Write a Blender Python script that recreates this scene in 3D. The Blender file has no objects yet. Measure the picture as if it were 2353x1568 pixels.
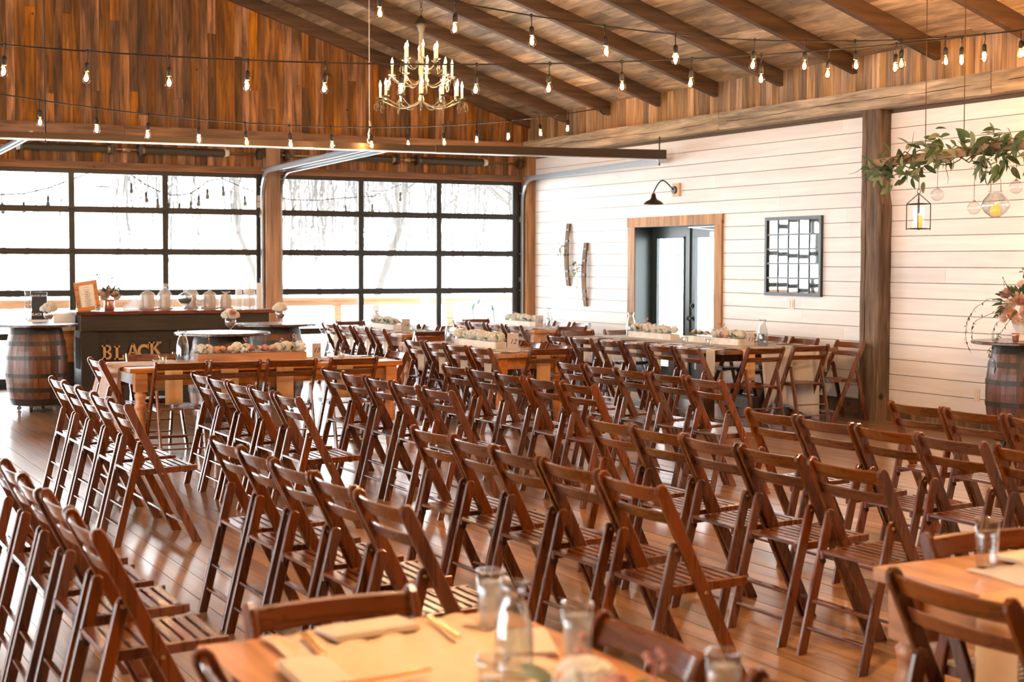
import bpy, math, random
from mathutils import Vector, Matrix
random.seed(7)
PI = math.pi
scene = bpy.context.scene
col = scene.collection
R = math.radians

# ------------------------------------------------------------------ camera
CAM_H = 1.65
yaw, pitch, roll = R(27.2784), R(-2.97636), R(0.1497)
fw = Vector((math.sin(yaw) * math.cos(pitch), math.cos(yaw) * math.cos(pitch), math.sin(pitch)))
rt = Vector((math.cos(yaw), -math.sin(yaw), 0))
up = rt.cross(fw)
rt2 = rt * math.cos(roll) + up * math.sin(roll)
up2 = up * math.cos(roll) - rt * math.sin(roll)
cd = bpy.data.cameras.new('camera')
cam = bpy.data.objects.new('camera', cd)
col.objects.link(cam)
m = Matrix.Identity(4)
for i in range(3):
    m[i][0], m[i][1], m[i][2] = rt2[i], up2[i], -fw[i]
m[2][3] = CAM_H
cam.matrix_world = m
cd.sensor_width = 36
cd.lens = 36 * 3450 / 2353
cd.clip_end = 400
cd.dof.use_dof = True
cd.dof.focus_distance = 10.8
cd.dof.aperture_fstop = 3.4
scene.camera = cam

# ------------------------------------------------------------------ world, exposure
w = bpy.data.worlds.new('overcast_sky')
scene.world = w
w.use_nodes = True
bg = w.node_tree.nodes['Background']
bg.inputs[0].default_value = (0.95, 0.98, 1.0, 1)
bg.inputs[1].default_value = 4.2
scene.view_settings.view_transform = 'Standard'
scene.view_settings.look = 'None'
scene.view_settings.gamma = 1
scene.view_settings.use_curve_mapping = False
scene.view_settings.exposure = 1.78
try:
    scene.cycles.use_denoising = True
    scene.cycles.max_bounces = 5
    scene.cycles.diffuse_bounces = 3
    scene.cycles.glossy_bounces = 3
    scene.cycles.transparent_max_bounces = 14
    scene.cycles.use_adaptive_sampling = True
    scene.cycles.adaptive_threshold = 0.18
    scene.cycles.adaptive_min_samples = 16
    scene.cycles.caustics_reflective = False
    scene.cycles.caustics_refractive = False
    scene.cycles.sample_clamp_indirect = 6
except Exception:
    pass


def portal(name, loc, rot, sx, sy):
    ld = bpy.data.lights.new(name, 'AREA')
    ld.shape = 'RECTANGLE'
    ld.size, ld.size_y = sx, sy
    ld.cycles.is_portal = True
    o = bpy.data.objects.new(name, ld)
    o.location, o.rotation_euler = loc, rot
    col.objects.link(o)


# daylight portals in the openings (they only guide sky light through the glass)
portal('daylight_portal', (4.61, 20.32, 1.45), (R(-90), 0, 0), 3.8, 2.9)
portal('daylight_portal', (8.66, 20.32, 1.45), (R(-90), 0, 0), 3.8, 2.9)
portal('daylight_portal', (0.55, 20.32, 1.45), (R(-90), 0, 0), 3.8, 2.9)
for yc in (3.5, 8.3, 13.1, 17.9):
    portal('daylight_portal', (-6.9, yc, 1.5), (R(90), 0, R(-90)), 4.2, 2.9)
portal('daylight_portal', (11.1, 16.3, 1.05), (R(90), 0, R(90)), 1.8, 2.1)

LAMP = 1.3      # one dial for all electric lamps
WARM = (1.0, 0.62, 0.34)


def point_lamp(name, loc, watts, radius, parent=None, color=WARM):
    ld = bpy.data.lights.new(name, 'POINT')
    ld.energy = watts * LAMP
    ld.color = color
    ld.shadow_soft_size = radius
    o = bpy.data.objects.new(name, ld)
    o.location = loc
    o.parent = parent
    col.objects.link(o)
    return o


# ------------------------------------------------------------------ mesh helpers
def V(*a):
    return Vector(a)


class MB:
    def __init__(s):
        s.v, s.f, s.s = [], [], []

    def add(s, vs, fs, smooth=False):
        n = len(s.v)
        s.v += [tuple(p) for p in vs]
        s.f += [tuple(i + n for i in f) for f in fs]
        s.s += [smooth] * len(fs)
        return s

    def box(s, x0, x1, y0, y1, z0, z1):
        vs = [(x, y, z) for z in (z0, z1) for y in (y0, y1) for x in (x0, x1)]
        return s.add(vs, [(0, 2, 3, 1), (4, 5, 7, 6), (0, 1, 5, 4), (2, 6, 7, 3), (0, 4, 6, 2), (1, 3, 7, 5)])

    def bar(s, p, q, w, t, side=(0, 0, 1)):
        """rectangular bar p to q; t along 'side' (made square to the axis), w along the third axis"""
        p, q = Vector(p), Vector(q)
        d = (q - p).normalized()
        a = Vector(side)
        a = (a - d * a.dot(d)).normalized()
        b = d.cross(a)
        vs = []
        for e in (p, q):
            for i, j in ((-1, -1), (1, -1), (1, 1), (-1, 1)):
                vs.append(e + a * (i * t / 2) + b * (j * w / 2))
        return s.add(vs, [(0, 1, 2, 3), (7, 6, 5, 4), (0, 4, 5, 1), (1, 5, 6, 2), (2, 6, 7, 3), (3, 7, 4, 0)])

    def tube(s, pts, r, n=8, caps=True, smooth=True):
        pts = [Vector(p) for p in pts]
        k = len(pts)
        rr = r if isinstance(r, (list, tuple)) else [r] * k
        vs, fs = [], []
        a = None
        for i, p in enumerate(pts):
            d = (pts[min(i + 1, k - 1)] - pts[max(i - 1, 0)])
            if d.length < 1e-9:
                d = Vector((0, 0, 1))
            d.normalize()
            if a is None:
                a = d.orthogonal().normalized()
            else:
                a = a - d * a.dot(d)
                a = a.normalized() if a.length > 1e-6 else d.orthogonal().normalized()
            b = d.cross(a)
            for j in range(n):
                t = 2 * PI * j / n
                vs.append(p + (a * math.cos(t) + b * math.sin(t)) * rr[i])
        for i in range(k - 1):
            for j in range(n):
                j2 = (j + 1) % n
                fs.append((i * n + j, i * n + j2, (i + 1) * n + j2, (i + 1) * n + j))
        s.add(vs, fs, smooth)
        if caps:
            m0 = len(s.v) - len(vs)
            s.f.append(tuple(m0 + j for j in reversed(range(n))))
            s.f.append(tuple(m0 + (k - 1) * n + j for j in range(n)))
            s.s += [False, False]
        return s

    def lathe(s, prof, n=16, c=(0, 0, 0), smooth=True, cap0=True, cap1=True, sx=1, sy=1):
        vs, fs = [], []
        k = len(prof)
        for r, z in prof:
            for j in range(n):
                t = 2 * PI * j / n
                vs.append((c[0] + r * sx * math.cos(t), c[1] + r * sy * math.sin(t), c[2] + z))
        for i in range(k - 1):
            for j in range(n):
                j2 = (j + 1) % n
                fs.append((i * n + j, i * n + j2, (i + 1) * n + j2, (i + 1) * n + j))
        s.add(vs, fs, smooth)
        m0 = len(s.v) - len(vs)
        if cap0 and prof[0][0] > 1e-5:
            s.f.append(tuple(m0 + j for j in reversed(range(n)))); s.s.append(False)
        if cap1 and prof[-1][0] > 1e-5:
            s.f.append(tuple(m0 + (k - 1) * n + j for j in range(n))); s.s.append(False)
        return s

    def ball(s, c, r, n=10, m=6, sz=1.0):
        prof = [(max(r * math.sin(PI * i / m), 1e-4), -r * sz * math.cos(PI * i / m)) for i in range(m + 1)]
        return s.lathe(prof, n, c, True, False, False)

    def prism(s, poly, d0, d1, plane='XZ', ch=0.0):
        """polygon extruded; plane XZ -> along Y, XY -> along Z, YZ -> along X; ch = chamfer"""
        def put(u, v, d):
            return {'XZ': (u, d, v), 'XY': (u, v, d), 'YZ': (d, u, v)}[plane]
        n = len(poly)
        area = sum(poly[i][0] * poly[(i + 1) % n][1] - poly[(i + 1) % n][0] * poly[i][1] for i in range(n))
        if area < 0:
            poly = list(reversed(poly))
        rings = [(poly, d0), (poly, d1)]
        if ch > 0:
            ins = []
            for i in range(n):
                p0, p1, p2 = Vector(poly[i - 1]), Vector(poly[i]), Vector(poly[(i + 1) % n])
                a, b = (p1 - p0).normalized(), (p2 - p1).normalized()
                na, nb = Vector((-a.y, a.x)), Vector((-b.y, b.x))
                bb = (na + nb)
                bb = bb / max(bb.dot(na), 0.3) if bb.length > 1e-6 else na
                ins.append(tuple(p1 + bb * ch))
            rings = [(ins, d0), (poly, d0 + ch), (poly, d1 - ch), (ins, d1)]
        vs, fs = [], []
        for pl, d in rings:
            vs += [put(u, v, d) for u, v in pl]
        flip = plane == 'XZ'
        for i in range(len(rings) - 1):
            for j in range(n):
                j2 = (j + 1) % n
                f = (i * n + j, i * n + j2, (i + 1) * n + j2, (i + 1) * n + j)
                fs.append(tuple(reversed(f)) if flip else f)
        b0 = tuple(reversed(range(n)))
        b1 = tuple((len(rings) - 1) * n + j for j in range(n))
        fs += [tuple(reversed(b0)), tuple(reversed(b1))] if flip else [b0, b1]
        return s.add(vs, fs)

    def mesh(s, name, mat):
        me = bpy.data.meshes.new(name)
        me.from_pydata(s.v, [], s.f)
        me.polygons.foreach_set('use_smooth', s.s)
        me.materials.append(mat)
        me.update()
        return me

    def build(s, name, mat, parent=None, loc=None, rot=None):
        return obj(name, s.mesh(name, mat), parent, loc, rot)


def obj(name, me, parent=None, loc=None, rot=None, scale=None):
    o = bpy.data.objects.new(name, me)
    if loc is not None: o.location = loc
    if rot is not None: o.rotation_euler = rot
    if scale is not None: o.scale = scale
    if parent is not None: o.parent = parent
    col.objects.link(o)
    return o


def empty(name, loc=(0, 0, 0), rz=0.0, parent=None):
    o = bpy.data.objects.new(name, None)
    o.empty_display_size = 0.05
    o.location = loc
    o.rotation_euler = (0, 0, rz)
    if parent is not None: o.parent = parent
    col.objects.link(o)
    return o


def tag(o, label, cat, group=None):
    o['label'] = label
    o['category'] = cat
    if group: o['group'] = group
    return o


def thing(name, label, cat, loc=(0, 0, 0), rz=0.0, group=None):
    return tag(empty(name, loc, rz), label, cat, group)


def struct(o, label=None, cat=None):
    o['kind'] = 'structure'
    if label: o['label'] = label
    if cat: o['category'] = cat
    return o


ORD = ['first', 'second', 'third', 'fourth', 'fifth', 'sixth', 'seventh', 'eighth', 'ninth', 'tenth', 'eleventh', 'twelfth',
       'thirteenth', 'fourteenth', 'fifteenth', 'sixteenth', 'seventeenth', 'eighteenth']


# ------------------------------------------------------------------ materials
def srgb(r, g, b):
    def f(c):
        c /= 255
        return c / 12.92 if c <= 0.04045 else ((c + 0.055) / 1.055) ** 2.4
    return (f(r), f(g), f(b), 1)


def plain(name, c, rough=0.5, metal=0.0, coat=0.0, spec=0.5, trans=0.0, sheen=0.0):
    mt = bpy.data.materials.new(name)
    mt.use_nodes = True
    nt = mt.node_tree
    b = nt.nodes['Principled BSDF']
    b.inputs['Base Color'].default_value = c
    b.inputs['Roughness'].default_value = rough
    b.inputs['Metallic'].default_value = metal
    b.inputs['Coat Weight'].default_value = coat
    b.inputs['Coat Roughness'].default_value = 0.15
    b.inputs['Specular IOR Level'].default_value = spec
    if sheen: b.inputs['Sheen Weight'].default_value = sheen
    # faint grain so that no surface is perfectly even
    nz = nt.nodes.new('ShaderNodeTexNoise')
    nz.inputs['Scale'].default_value = 35
    tc = nt.nodes.new('ShaderNodeTexCoord')
    nt.links.new(tc.outputs['Object'], nz.inputs['Vector'])
    mr = nt.nodes.new('ShaderNodeMapRange')
    mr.inputs['To Min'].default_value = 0.9
    mr.inputs['To Max'].default_value = 1.1
    nt.links.new(nz.outputs['Fac'], mr.inputs['Value'])
    hs = nt.nodes.new('ShaderNodeHueSaturation')
    hs.inputs['Color'].default_value = c
    nt.links.new(mr.outputs[0], hs.inputs['Value'])
    nt.links.new(hs.outputs[0], b.inputs['Base Color'])
    return mt


def wood(name, dark, light, axis='Z', fine=22.0, stretch=14.0, rough=0.5, rand=0.3, coat=0.0, bump=0.15, space='pos',
         patch=0.5, knots=0.0, knotcol=(0.02, 0.01, 0.006, 1), sat=0.15, ramp=(0.3, 0.7), coat_rough=0.2, rough_var=0.1, spec=0.5, ksize=1.0):
    mt = bpy.data.materials.new(name)
    mt.use_nodes = True
    nt = mt.node_tree
    N, L = nt.nodes, nt.links
    b = N['Principled BSDF']
    if space == 'pos':
        vec = N.new('ShaderNodeNewGeometry').outputs['Position']
    else:
        vec = N.new('ShaderNodeTexCoord').outputs['Object']
    oi = N.new('ShaderNodeObjectInfo')
    mul = N.new('ShaderNodeVectorMath'); mul.operation = 'SCALE'
    mul.inputs[0].default_value = (53.1, 91.7, 37.3)
    L.new(oi.outputs['Random'], mul.inputs['Scale'])
    ad = N.new('ShaderNodeVectorMath'); ad.operation = 'ADD'
    L.new(vec, ad.inputs[0]); L.new(mul.outputs[0], ad.inputs[1])
    mp = N.new('ShaderNodeMapping')
    sc = [fine] * 3
    sc['XYZ'.index(axis)] = fine / stretch
    mp.inputs['Scale'].default_value = sc
    L.new(ad.outputs[0], mp.inputs['Vector'])
    n1 = N.new('ShaderNodeTexNoise')
    n1.inputs['Scale'].default_value = 1.0
    n1.inputs['Detail'].default_value = 3.5
    n1.inputs['Roughness'].default_value = 0.62
    n1.inputs['Distortion'].default_value = 0.5
    L.new(mp.outputs[0], n1.inputs['Vector'])
    rp = N.new('ShaderNodeValToRGB')
    rp.color_ramp.elements[0].position, rp.color_ramp.elements[1].position = ramp
    rp.color_ramp.elements[0].color, rp.color_ramp.elements[1].color = dark, light
    L.new(n1.outputs['Fac'], rp.inputs['Fac'])
    # slow patches along the board
    mp2 = N.new('ShaderNodeMapping')
    s2 = [fine * 0.22] * 3
    s2['XYZ'.index(axis)] = fine * 0.05
    mp2.inputs['Scale'].default_value = s2
    L.new(ad.outputs[0], mp2.inputs['Vector'])
    n2 = N.new('ShaderNodeTexNoise'); n2.inputs['Scale'].default_value = 1.0; n2.inputs['Detail'].default_value = 1
    L.new(mp2.outputs[0], n2.inputs['Vector'])
    pr = N.new('ShaderNodeMapRange')
    pr.inputs['From Min'].default_value, pr.inputs['From Max'].default_value = 0.3, 0.7
    pr.inputs['To Min'].default_value, pr.inputs['To Max'].default_value = 1 - patch * 0.5, 1 + patch * 0.5
    L.new(n2.outputs['Fac'], pr.inputs['Value'])
    rv = N.new('ShaderNodeMapRange')
    rv.inputs['To Min'].default_value, rv.inputs['To Max'].default_value = 1 - rand, 1 + rand
    L.new(oi.outputs['Random'], rv.inputs['Value'])
    mm = N.new('ShaderNodeMath'); mm.operation = 'MULTIPLY'
    L.new(pr.outputs[0], mm.inputs[0]); L.new(rv.outputs[0], mm.inputs[1])
    fr = N.new('ShaderNodeMath'); fr.operation = 'MULTIPLY'; fr.inputs[1].default_value = 7.31
    L.new(oi.outputs['Random'], fr.inputs[0])
    fr2 = N.new('ShaderNodeMath'); fr2.operation = 'FRACT'
    L.new(fr.outputs[0], fr2.inputs[0])
    sv = N.new('ShaderNodeMapRange')
    sv.inputs['To Min'].default_value, sv.inputs['To Max'].default_value = 1 - sat, 1 + sat
    L.new(fr2.outputs[0], sv.inputs['Value'])
    hs = N.new('ShaderNodeHueSaturation')
    L.new(rp.outputs[0], hs.inputs['Color']); L.new(mm.outputs[0], hs.inputs['Value']); L.new(sv.outputs[0], hs.inputs['Saturation'])
    outc = hs.outputs[0]
    if knots > 0:
        vo = N.new('ShaderNodeTexVoronoi'); vo.inputs['Scale'].default_value = knots
        L.new(ad.outputs[0], vo.inputs['Vector'])
        kr = N.new('ShaderNodeMapRange')
        kr.inputs['From Min'].default_value, kr.inputs['From Max'].default_value = 0.02 * knots * ksize, 0.045 * knots * ksize
        kr.inputs['To Min'].default_value, kr.inputs['To Max'].default_value = 1, 0
        L.new(vo.outputs['Distance'], kr.inputs['Value'])
        gate = N.new('ShaderNodeSeparateColor'); L.new(vo.outputs['Color'], gate.inputs[0])
        gt = N.new('ShaderNodeMath'); gt.operation = 'GREATER_THAN'; gt.inputs[1].default_value = 0.62
        L.new(gate.outputs[0], gt.inputs[0])
        km = N.new('ShaderNodeMath'); km.operation = 'MULTIPLY'
        L.new(kr.outputs[0], km.inputs[0]); L.new(gt.outputs[0], km.inputs[1])
        mx = N.new('ShaderNodeMix'); mx.data_type = 'RGBA'
        L.new(km.outputs[0], mx.inputs[0]); L.new(outc, mx.inputs[6]); mx.inputs[7].default_value = knotcol
        outc = mx.outputs[2]
    L.new(outc, b.inputs['Base Color'])
    rr = N.new('ShaderNodeMapRange')
    rr.inputs['To Min'].default_value, rr.inputs['To Max'].default_value = rough - rough_var, rough + rough_var
    L.new(n1.outputs['Fac'], rr.inputs['Value']); L.new(rr.outputs[0], b.inputs['Roughness'])
    b.inputs['Coat Weight'].default_value = coat
    b.inputs['Coat Roughness'].default_value = coat_rough
    b.inputs['Specular IOR Level'].default_value = spec
    bp = N.new('ShaderNodeBump'); bp.inputs['Strength'].default_value = bump; bp.inputs['Distance'].default_value = 0.004
    L.new(n1.outputs['Fac'], bp.inputs['Height']); L.new(bp.outputs[0], b.inputs['Normal'])
    return mt


def glassy(name, tint=(1, 1, 1, 1), refl=1.0, rough=0.02, ior=1.45):
    mt = bpy.data.materials.new(name)
    mt.use_nodes = True
    nt = mt.node_tree
    N, L = nt.nodes, nt.links
    for n in list(N):
        if n.type != 'OUTPUT_MATERIAL': N.remove(n)
    out = [n for n in N if n.type == 'OUTPUT_MATERIAL'][0]
    tr = N.new('ShaderNodeBsdfTransparent'); tr.inputs[0].default_value = tint
    gl = N.new('ShaderNodeBsdfGlossy'); gl.inputs['Roughness'].default_value = rough
    # thin sheet: reflection rises towards grazing angles on either face
    lw = N.new('ShaderNodeLayerWeight'); lw.inputs[0].default_value = 0.5
    pw_ = N.new('ShaderNodeMath'); pw_.operation = 'POWER'; pw_.inputs[1].default_value = 3.5
    L.new(lw.outputs['Facing'], pw_.inputs[0])
    mu = N.new('ShaderNodeMath'); mu.operation = 'MULTIPLY_ADD'; mu.inputs[1].default_value = 0.6 * refl; mu.inputs[2].default_value = 0.05 * refl; mu.use_clamp = True
    L.new(pw_.outputs[0], mu.inputs[0])
    mx = N.new('ShaderNodeMixShader')
    L.new(mu.outputs[0], mx.inputs[0]); L.new(tr.outputs[0], mx.inputs[1]); L.new(gl.outputs[0], mx.inputs[2])
    L.new(mx.outputs[0], out.inputs[0])
    return mt


def cloudy(name, c, fac):
    mt = plain(name, c, 0.25)
    nt = mt.node_tree
    N, L = nt.nodes, nt.links
    out = [n for n in N if n.type == 'OUTPUT_MATERIAL'][0]
    tr = N.new('ShaderNodeBsdfTransparent')
    mx = N.new('ShaderNodeMixShader'); mx.inputs[0].default_value = fac
    L.new(tr.outputs[0], mx.inputs[1]); L.new(N['Principled BSDF'].outputs[0], mx.inputs[2]); L.new(mx.outputs[0], out.inputs[0])
    return mt


def emit(name, c, strength):
    mt = bpy.data.materials.new(name)
    mt.use_nodes = True
    b = mt.node_tree.nodes['Principled BSDF']
    b.inputs['Base Color'].default_value = c
    b.inputs['Emission Color'].default_value = c
    b.inputs['Emission Strength'].default_value = strength
    b.inputs['Roughness'].default_value = 0.3
    return mt


def cloth(name, c, rough=0.9, transl=0.25, sheer=0.0):
    mt = plain(name, c, rough, sheen=0.2)
    nt = mt.node_tree
    N, L = nt.nodes, nt.links
    b = N['Principled BSDF']
    out = [n for n in N if n.type == 'OUTPUT_MATERIAL'][0]
    tl = N.new('ShaderNodeBsdfTranslucent'); tl.inputs[0].default_value = c
    mx = N.new('ShaderNodeMixShader'); mx.inputs[0].default_value = transl
    L.new(b.outputs[0], mx.inputs[1]); L.new(tl.outputs[0], mx.inputs[2]); L.new(mx.outputs[0], out.inputs[0])
    if sheer > 0:
        tp = N.new('ShaderNodeBsdfTransparent')
        m2 = N.new('ShaderNodeMixShader'); m2.inputs[0].default_value = sheer
        L.new(mx.outputs[0], m2.inputs[1]); L.new(tp.outputs[0], m2.inputs[2]); L.new(m2.outputs[0], out.inputs[0])
    return mt


M = {}
M['chair'] = wood('chair_mahogany', srgb(62, 30, 12), srgb(120, 62, 26), 'Z', 26, 16, 0.28, 0.2, 0.6, 0.02, 'obj', 0.25, coat_rough=0.14, ramp=(.2, .8))
M['chair_y'] = wood('chair_mahogany_cross', srgb(62, 30, 12), srgb(120, 62, 26), 'Y', 26, 16, 0.28, 0.2, 0.6, 0.02, 'obj', 0.25, coat_rough=0.14, ramp=(.2, .8))
M['floor'] = wood('floor_boards', srgb(128, 92, 62), srgb(192, 148, 106), 'Y', 16, 16, 0.36, 0.16, 1.0, 0.16, 'pos', 0.35, sat=0.1, coat_rough=0.16, rough_var=0.12)
M['gable'] = wood('reclaimed_gable_wood', srgb(78, 48, 24), srgb(178, 120, 64), 'Z', 20, 12, 0.62, 0.5, 0, 0.3, 'pos', 1.0, 4.0, sat=0.14, ksize=.5)
M['gable_horizontal'] = wood('reclaimed_header_wood', srgb(104, 72, 48), srgb(174, 128, 88), 'X', 18, 14, 0.65, 0.2, 0, 0.3, 'pos', 0.6, 3.0)
M['eave'] = wood('eave_board_wood', srgb(114, 84, 52), srgb(194, 150, 100), 'Z', 20, 14, 0.6, 0.34, 0, 0.25, 'pos', 0.8, 3.0, ksize=.5)
M['beam_y'] = wood('weathered_beam', srgb(116, 98, 76), srgb(206, 182, 148), 'Y', 16, 12, 0.75, 0.08, 0, 0.6, 'pos', 0.5, 3.0, ksize=.5)
M['beam_z'] = wood('weathered_post', srgb(120, 84, 54), srgb(190, 142, 98), 'Z', 18, 18, 0.7, 0.1, 0, 0.5, 'pos', 0.4, 2.5)
M['column'] = wood('dark_rough_column', srgb(66, 48, 34), srgb(136, 108, 80), 'Z', 20, 12, 0.8, 0.05, 0, 0.6, 'pos', 0.7, 4.0)
M['ceiling'] = wood('ceiling_planks', srgb(128, 104, 76), srgb(200, 172, 134), 'Y', 14, 6, 0.6, 0.24, 0, 0.3, 'pos', 0.9, 3.0, sat=0.1, ksize=.6)
M['rafter'] = wood('rafter_timber', srgb(62, 45, 31), srgb(108, 80, 56), 'X', 16, 14, 0.65, 0.12, 0, 0.3, 'pos', 0.5)
M['shiplap'] = wood('painted_shiplap', srgb(226, 219, 212), srgb(241, 236, 230), 'Y', 10, 14, 0.42, 0.03, 0, 0.12, 'pos', 0.06, 3.0, srgb(84, 60, 44), sat=0.04, ksize=.28)
M['arbor'] = wood('arbor_beam_wood', srgb(92, 74, 56), srgb(164, 138, 108), 'Y', 18, 12, 0.7, 0.05, 0, 0.4, 'pos', 0.5)
M['groove'] = plain('shadow_gap_backing', srgb(104, 86, 68), 0.9)
M['backing'] = plain('dark_wood_backing', srgb(52, 32, 20), 0.9)
M['floor_base'] = plain('subfloor', srgb(48, 30, 20), 0.6)
M['trim'] = wood('door_trim_wood', srgb(136, 92, 50), srgb(204, 154, 98), 'Z', 18, 12, 0.6, 0.12, 0, 0.3, 'pos', 0.4, 3.0)
M['black_metal'] = plain('dark_bronze_frame', srgb(50, 52, 50), 0.38, 0.3)
M['dark_green'] = plain('dark_green_paint', srgb(44, 56, 56), 0.35)
M['steel'] = plain('galvanised_steel', srgb(176, 182, 186), 0.32, 0.9)
M['brown_steel'] = plain('weathered_angle_iron', srgb(76, 62, 48), 0.5, 0.4)
M['spring'] = plain('black_spring_steel', srgb(84, 82, 74), 0.55, 0.4)
M['brass'] = plain('worn_brass_fitting', srgb(176, 150, 110), 0.4, 0.8)
M['black'] = plain('black_paint', srgb(30, 27, 25), 0.5)
M['black_plastic'] = plain('black_rubber_cable', srgb(22, 20, 18), 0.45)
M['pane'] = glassy('window_pane', (0.97, 0.98, 0.98, 1), 0.6, 0.01)
M['glass'] = glassy('clear_glass', (0.94, 0.955, 0.955, 1), 2.0, 0.03)
M['amber_glass'] = glassy('amber_bulb_glass', (1.0, 0.80, 0.52, 1), 0.8, 0.03)
M['water'] = glassy('drinking_water', (0.93, 0.96, 0.97, 1), 0.8, 0.02, 1.33)
M['plastic'] = cloudy('clear_plastic_film', (0.95, 0.95, 0.95, 1), 0.28)
M['cup'] = cloudy('clear_cup_plastic', (0.86, 0.83, 0.79, 1), 0.75)
M['iced'] = cloudy('iced_water', (0.90, 0.88, 0.86, 1), 0.38)
M['orange_strip'] = plain('orange_weather_strip', srgb(196, 112, 48), 0.5)
M['mirror'] = plain('silver_mirror', (0.86, 0.88, 0.88, 1), 0.02, 1.0)
M['chandelier'] = plain('aged_pewter_chandelier', srgb(108, 104, 86), 0.45, 0.6)
M['chandelier_dark'] = plain('dark_chandelier_cap', srgb(58, 56, 50), 0.5, 0.6)
M['candle'] = emit('ivory_candle_sleeve_glow', srgb(246, 220, 164), 0.18)  # faint glow put into the sleeve material; the bulb is the lamp
M['flame'] = emit('candle_bulb_glow', (1.0, 0.72, 0.40, 1), 10.0)
M['bulb_core'] = emit('bulb_filament_glow', (1.0, 0.62, 0.26, 1), 26.0)
M['bulb_off'] = plain('unlit_bulb', srgb(90, 88, 84), 0.2)
M['flame_small'] = emit('led_candle_flame', (1.0, 0.55, 0.16, 1), 2.5)
M['wax'] = emit('amber_candle_wax_glow', srgb(238, 178, 92), 0.35)  # glow of a burning candle put into the wax as emission
M['farm'] = wood('farm_table_pine', srgb(150, 88, 38), srgb(206, 138, 74), 'X', 20, 12, 0.45, 0.12, 0.15, 0.15, 'obj', 0.4)
M['farm_top'] = wood('farm_table_top', srgb(146, 88, 42), srgb(206, 138, 76), 'X', 18, 14, 0.36, 0.1, 0.3, 0.12, 'obj', 0.3)
M['dark_table'] = wood('dark_trestle_table', srgb(50, 32, 22), srgb(104, 68, 44), 'Z', 18, 10, 0.5, 0.1, 0.1, 0.2, 'obj', 0.4)
M['dark_top'] = wood('brown_trestle_top', srgb(96, 60, 38), srgb(150, 100, 66), 'Y', 18, 10, 0.4, 0.12, 0.2, 0.2, 'obj', 0.4)
M['stave'] = wood('oak_barrel_stave', srgb(54, 31, 18), srgb(122, 72, 38), 'Z', 22, 8, 0.42, 0.35, 0.25, 0.3, 'obj', 0.9)
M['hoop'] = plain('blackened_hoop', srgb(62, 56, 50), 0.4, 0.6)
M['barrel_top'] = wood('walnut_round_top', srgb(52, 32, 22), srgb(96, 62, 42), 'X', 20, 10, 0.28, 0.05, 0.4, 0.1, 'obj', 0.3)
M['bar_black'] = wood('black_stained_bar', srgb(30, 25, 20), srgb(52, 44, 36), 'X', 26, 12, 0.4, 0.1, 0.1, 0.1, 'obj', 0.3)
M['bar_side'] = plain('satin_black_side', srgb(60, 60, 60), 0.25)
M['bar_top'] = wood('bar_counter_wood', srgb(64, 32, 22), srgb(118, 66, 46), 'X', 22, 12, 0.28, 0.1, 0.4, 0.1, 'obj', 0.4)
M['letter'] = plain('gold_glitter_letters', srgb(196, 160, 112), 0.5, 0.3)
M['white'] = plain('white_paint', srgb(236, 232, 226), 0.5)
M['paper'] = plain('white_card', srgb(236, 230, 222), 0.7)
M['grey_card'] = plain('blush_grey_card', srgb(186, 176, 170), 0.6)
M['ink'] = plain('black_ink', srgb(24, 22, 22), 0.7)
M['napkin'] = cloth('cream_napkin', srgb(240, 224, 200), 0.85, 0.35)
M['menu'] = cloth('kraft_paper_menu', srgb(226, 178, 118), 0.75, 0.25)
M['runner_white'] = cloth('sheer_white_runner', srgb(248, 246, 244), 0.85, 0.55, 0.22)
M['runner_blush'] = cloth('blush_runner', srgb(232, 204, 188), 0.85, 0.3)
M['runner_beige'] = cloth('beige_runner', srgb(236, 206, 170), 0.85, 0.2)
M['copper'] = plain('rose_gold_mercury', srgb(206, 150, 130), 0.25, 0.85)
M['gold'] = plain('gold_cutlery', srgb(212, 160, 92), 0.22, 1.0)
M['dark_cutlery'] = plain('dark_handle_cutlery', srgb(40, 34, 32), 0.3, 0.5)
M['hydrangea'] = cloth('cream_petals', srgb(248, 244, 232), 0.8, 0.4)
M['rose_peach'] = cloth('peach_petals', srgb(250, 204, 164), 0.7, 0.35)
M['rose_blush'] = cloth('blush_petals', srgb(246, 224, 210), 0.7, 0.35)
M['rose_mauve'] = cloth('mauve_petals', srgb(222, 172, 162), 0.7, 0.4)
M['leaf'] = cloth('green_leaf', srgb(70, 96, 58), 0.5, 0.25)
M['leaf_grey'] = cloth('grey_green_leaf', srgb(124, 136, 104), 0.55, 0.25)
M['twig'] = plain('brown_twig', srgb(86, 56, 36), 0.8)
M['planter'] = wood('whitewashed_planter', srgb(214, 204, 188), srgb(240, 234, 224), 'Y', 16, 8, 0.7, 0.08, 0, 0.25, 'obj', 0.3)
M['planter_wood'] = wood('pine_planter', srgb(150, 92, 46), srgb(204, 142, 84), 'X', 18, 10, 0.6, 0.08, 0, 0.2, 'obj', 0.3)
M['deck'] = wood('deck_boards', srgb(170, 160, 150), srgb(206, 198, 190), 'X', 14, 12, 0.7, 0.08, 0, 0.2, 'pos', 0.3)
M['railing'] = wood('cedar_railing', srgb(186, 140, 102), srgb(224, 182, 144), 'X', 14, 12, 0.6, 0.05, 0, 0.2, 'pos', 0.2)
M['snow'] = plain('pale_snowy_ground', srgb(236, 238, 240), 0.8)
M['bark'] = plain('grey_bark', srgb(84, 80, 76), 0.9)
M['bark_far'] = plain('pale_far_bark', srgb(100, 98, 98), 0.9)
M['bench'] = plain('verdigris_iron', srgb(110, 132, 132), 0.5, 0.5)
M['switch'] = plain('ivory_switch_plate', srgb(226, 214, 194), 0.4)
M['tan_block'] = plain('tan_wall_block', srgb(222, 190, 152), 0.6)
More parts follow.
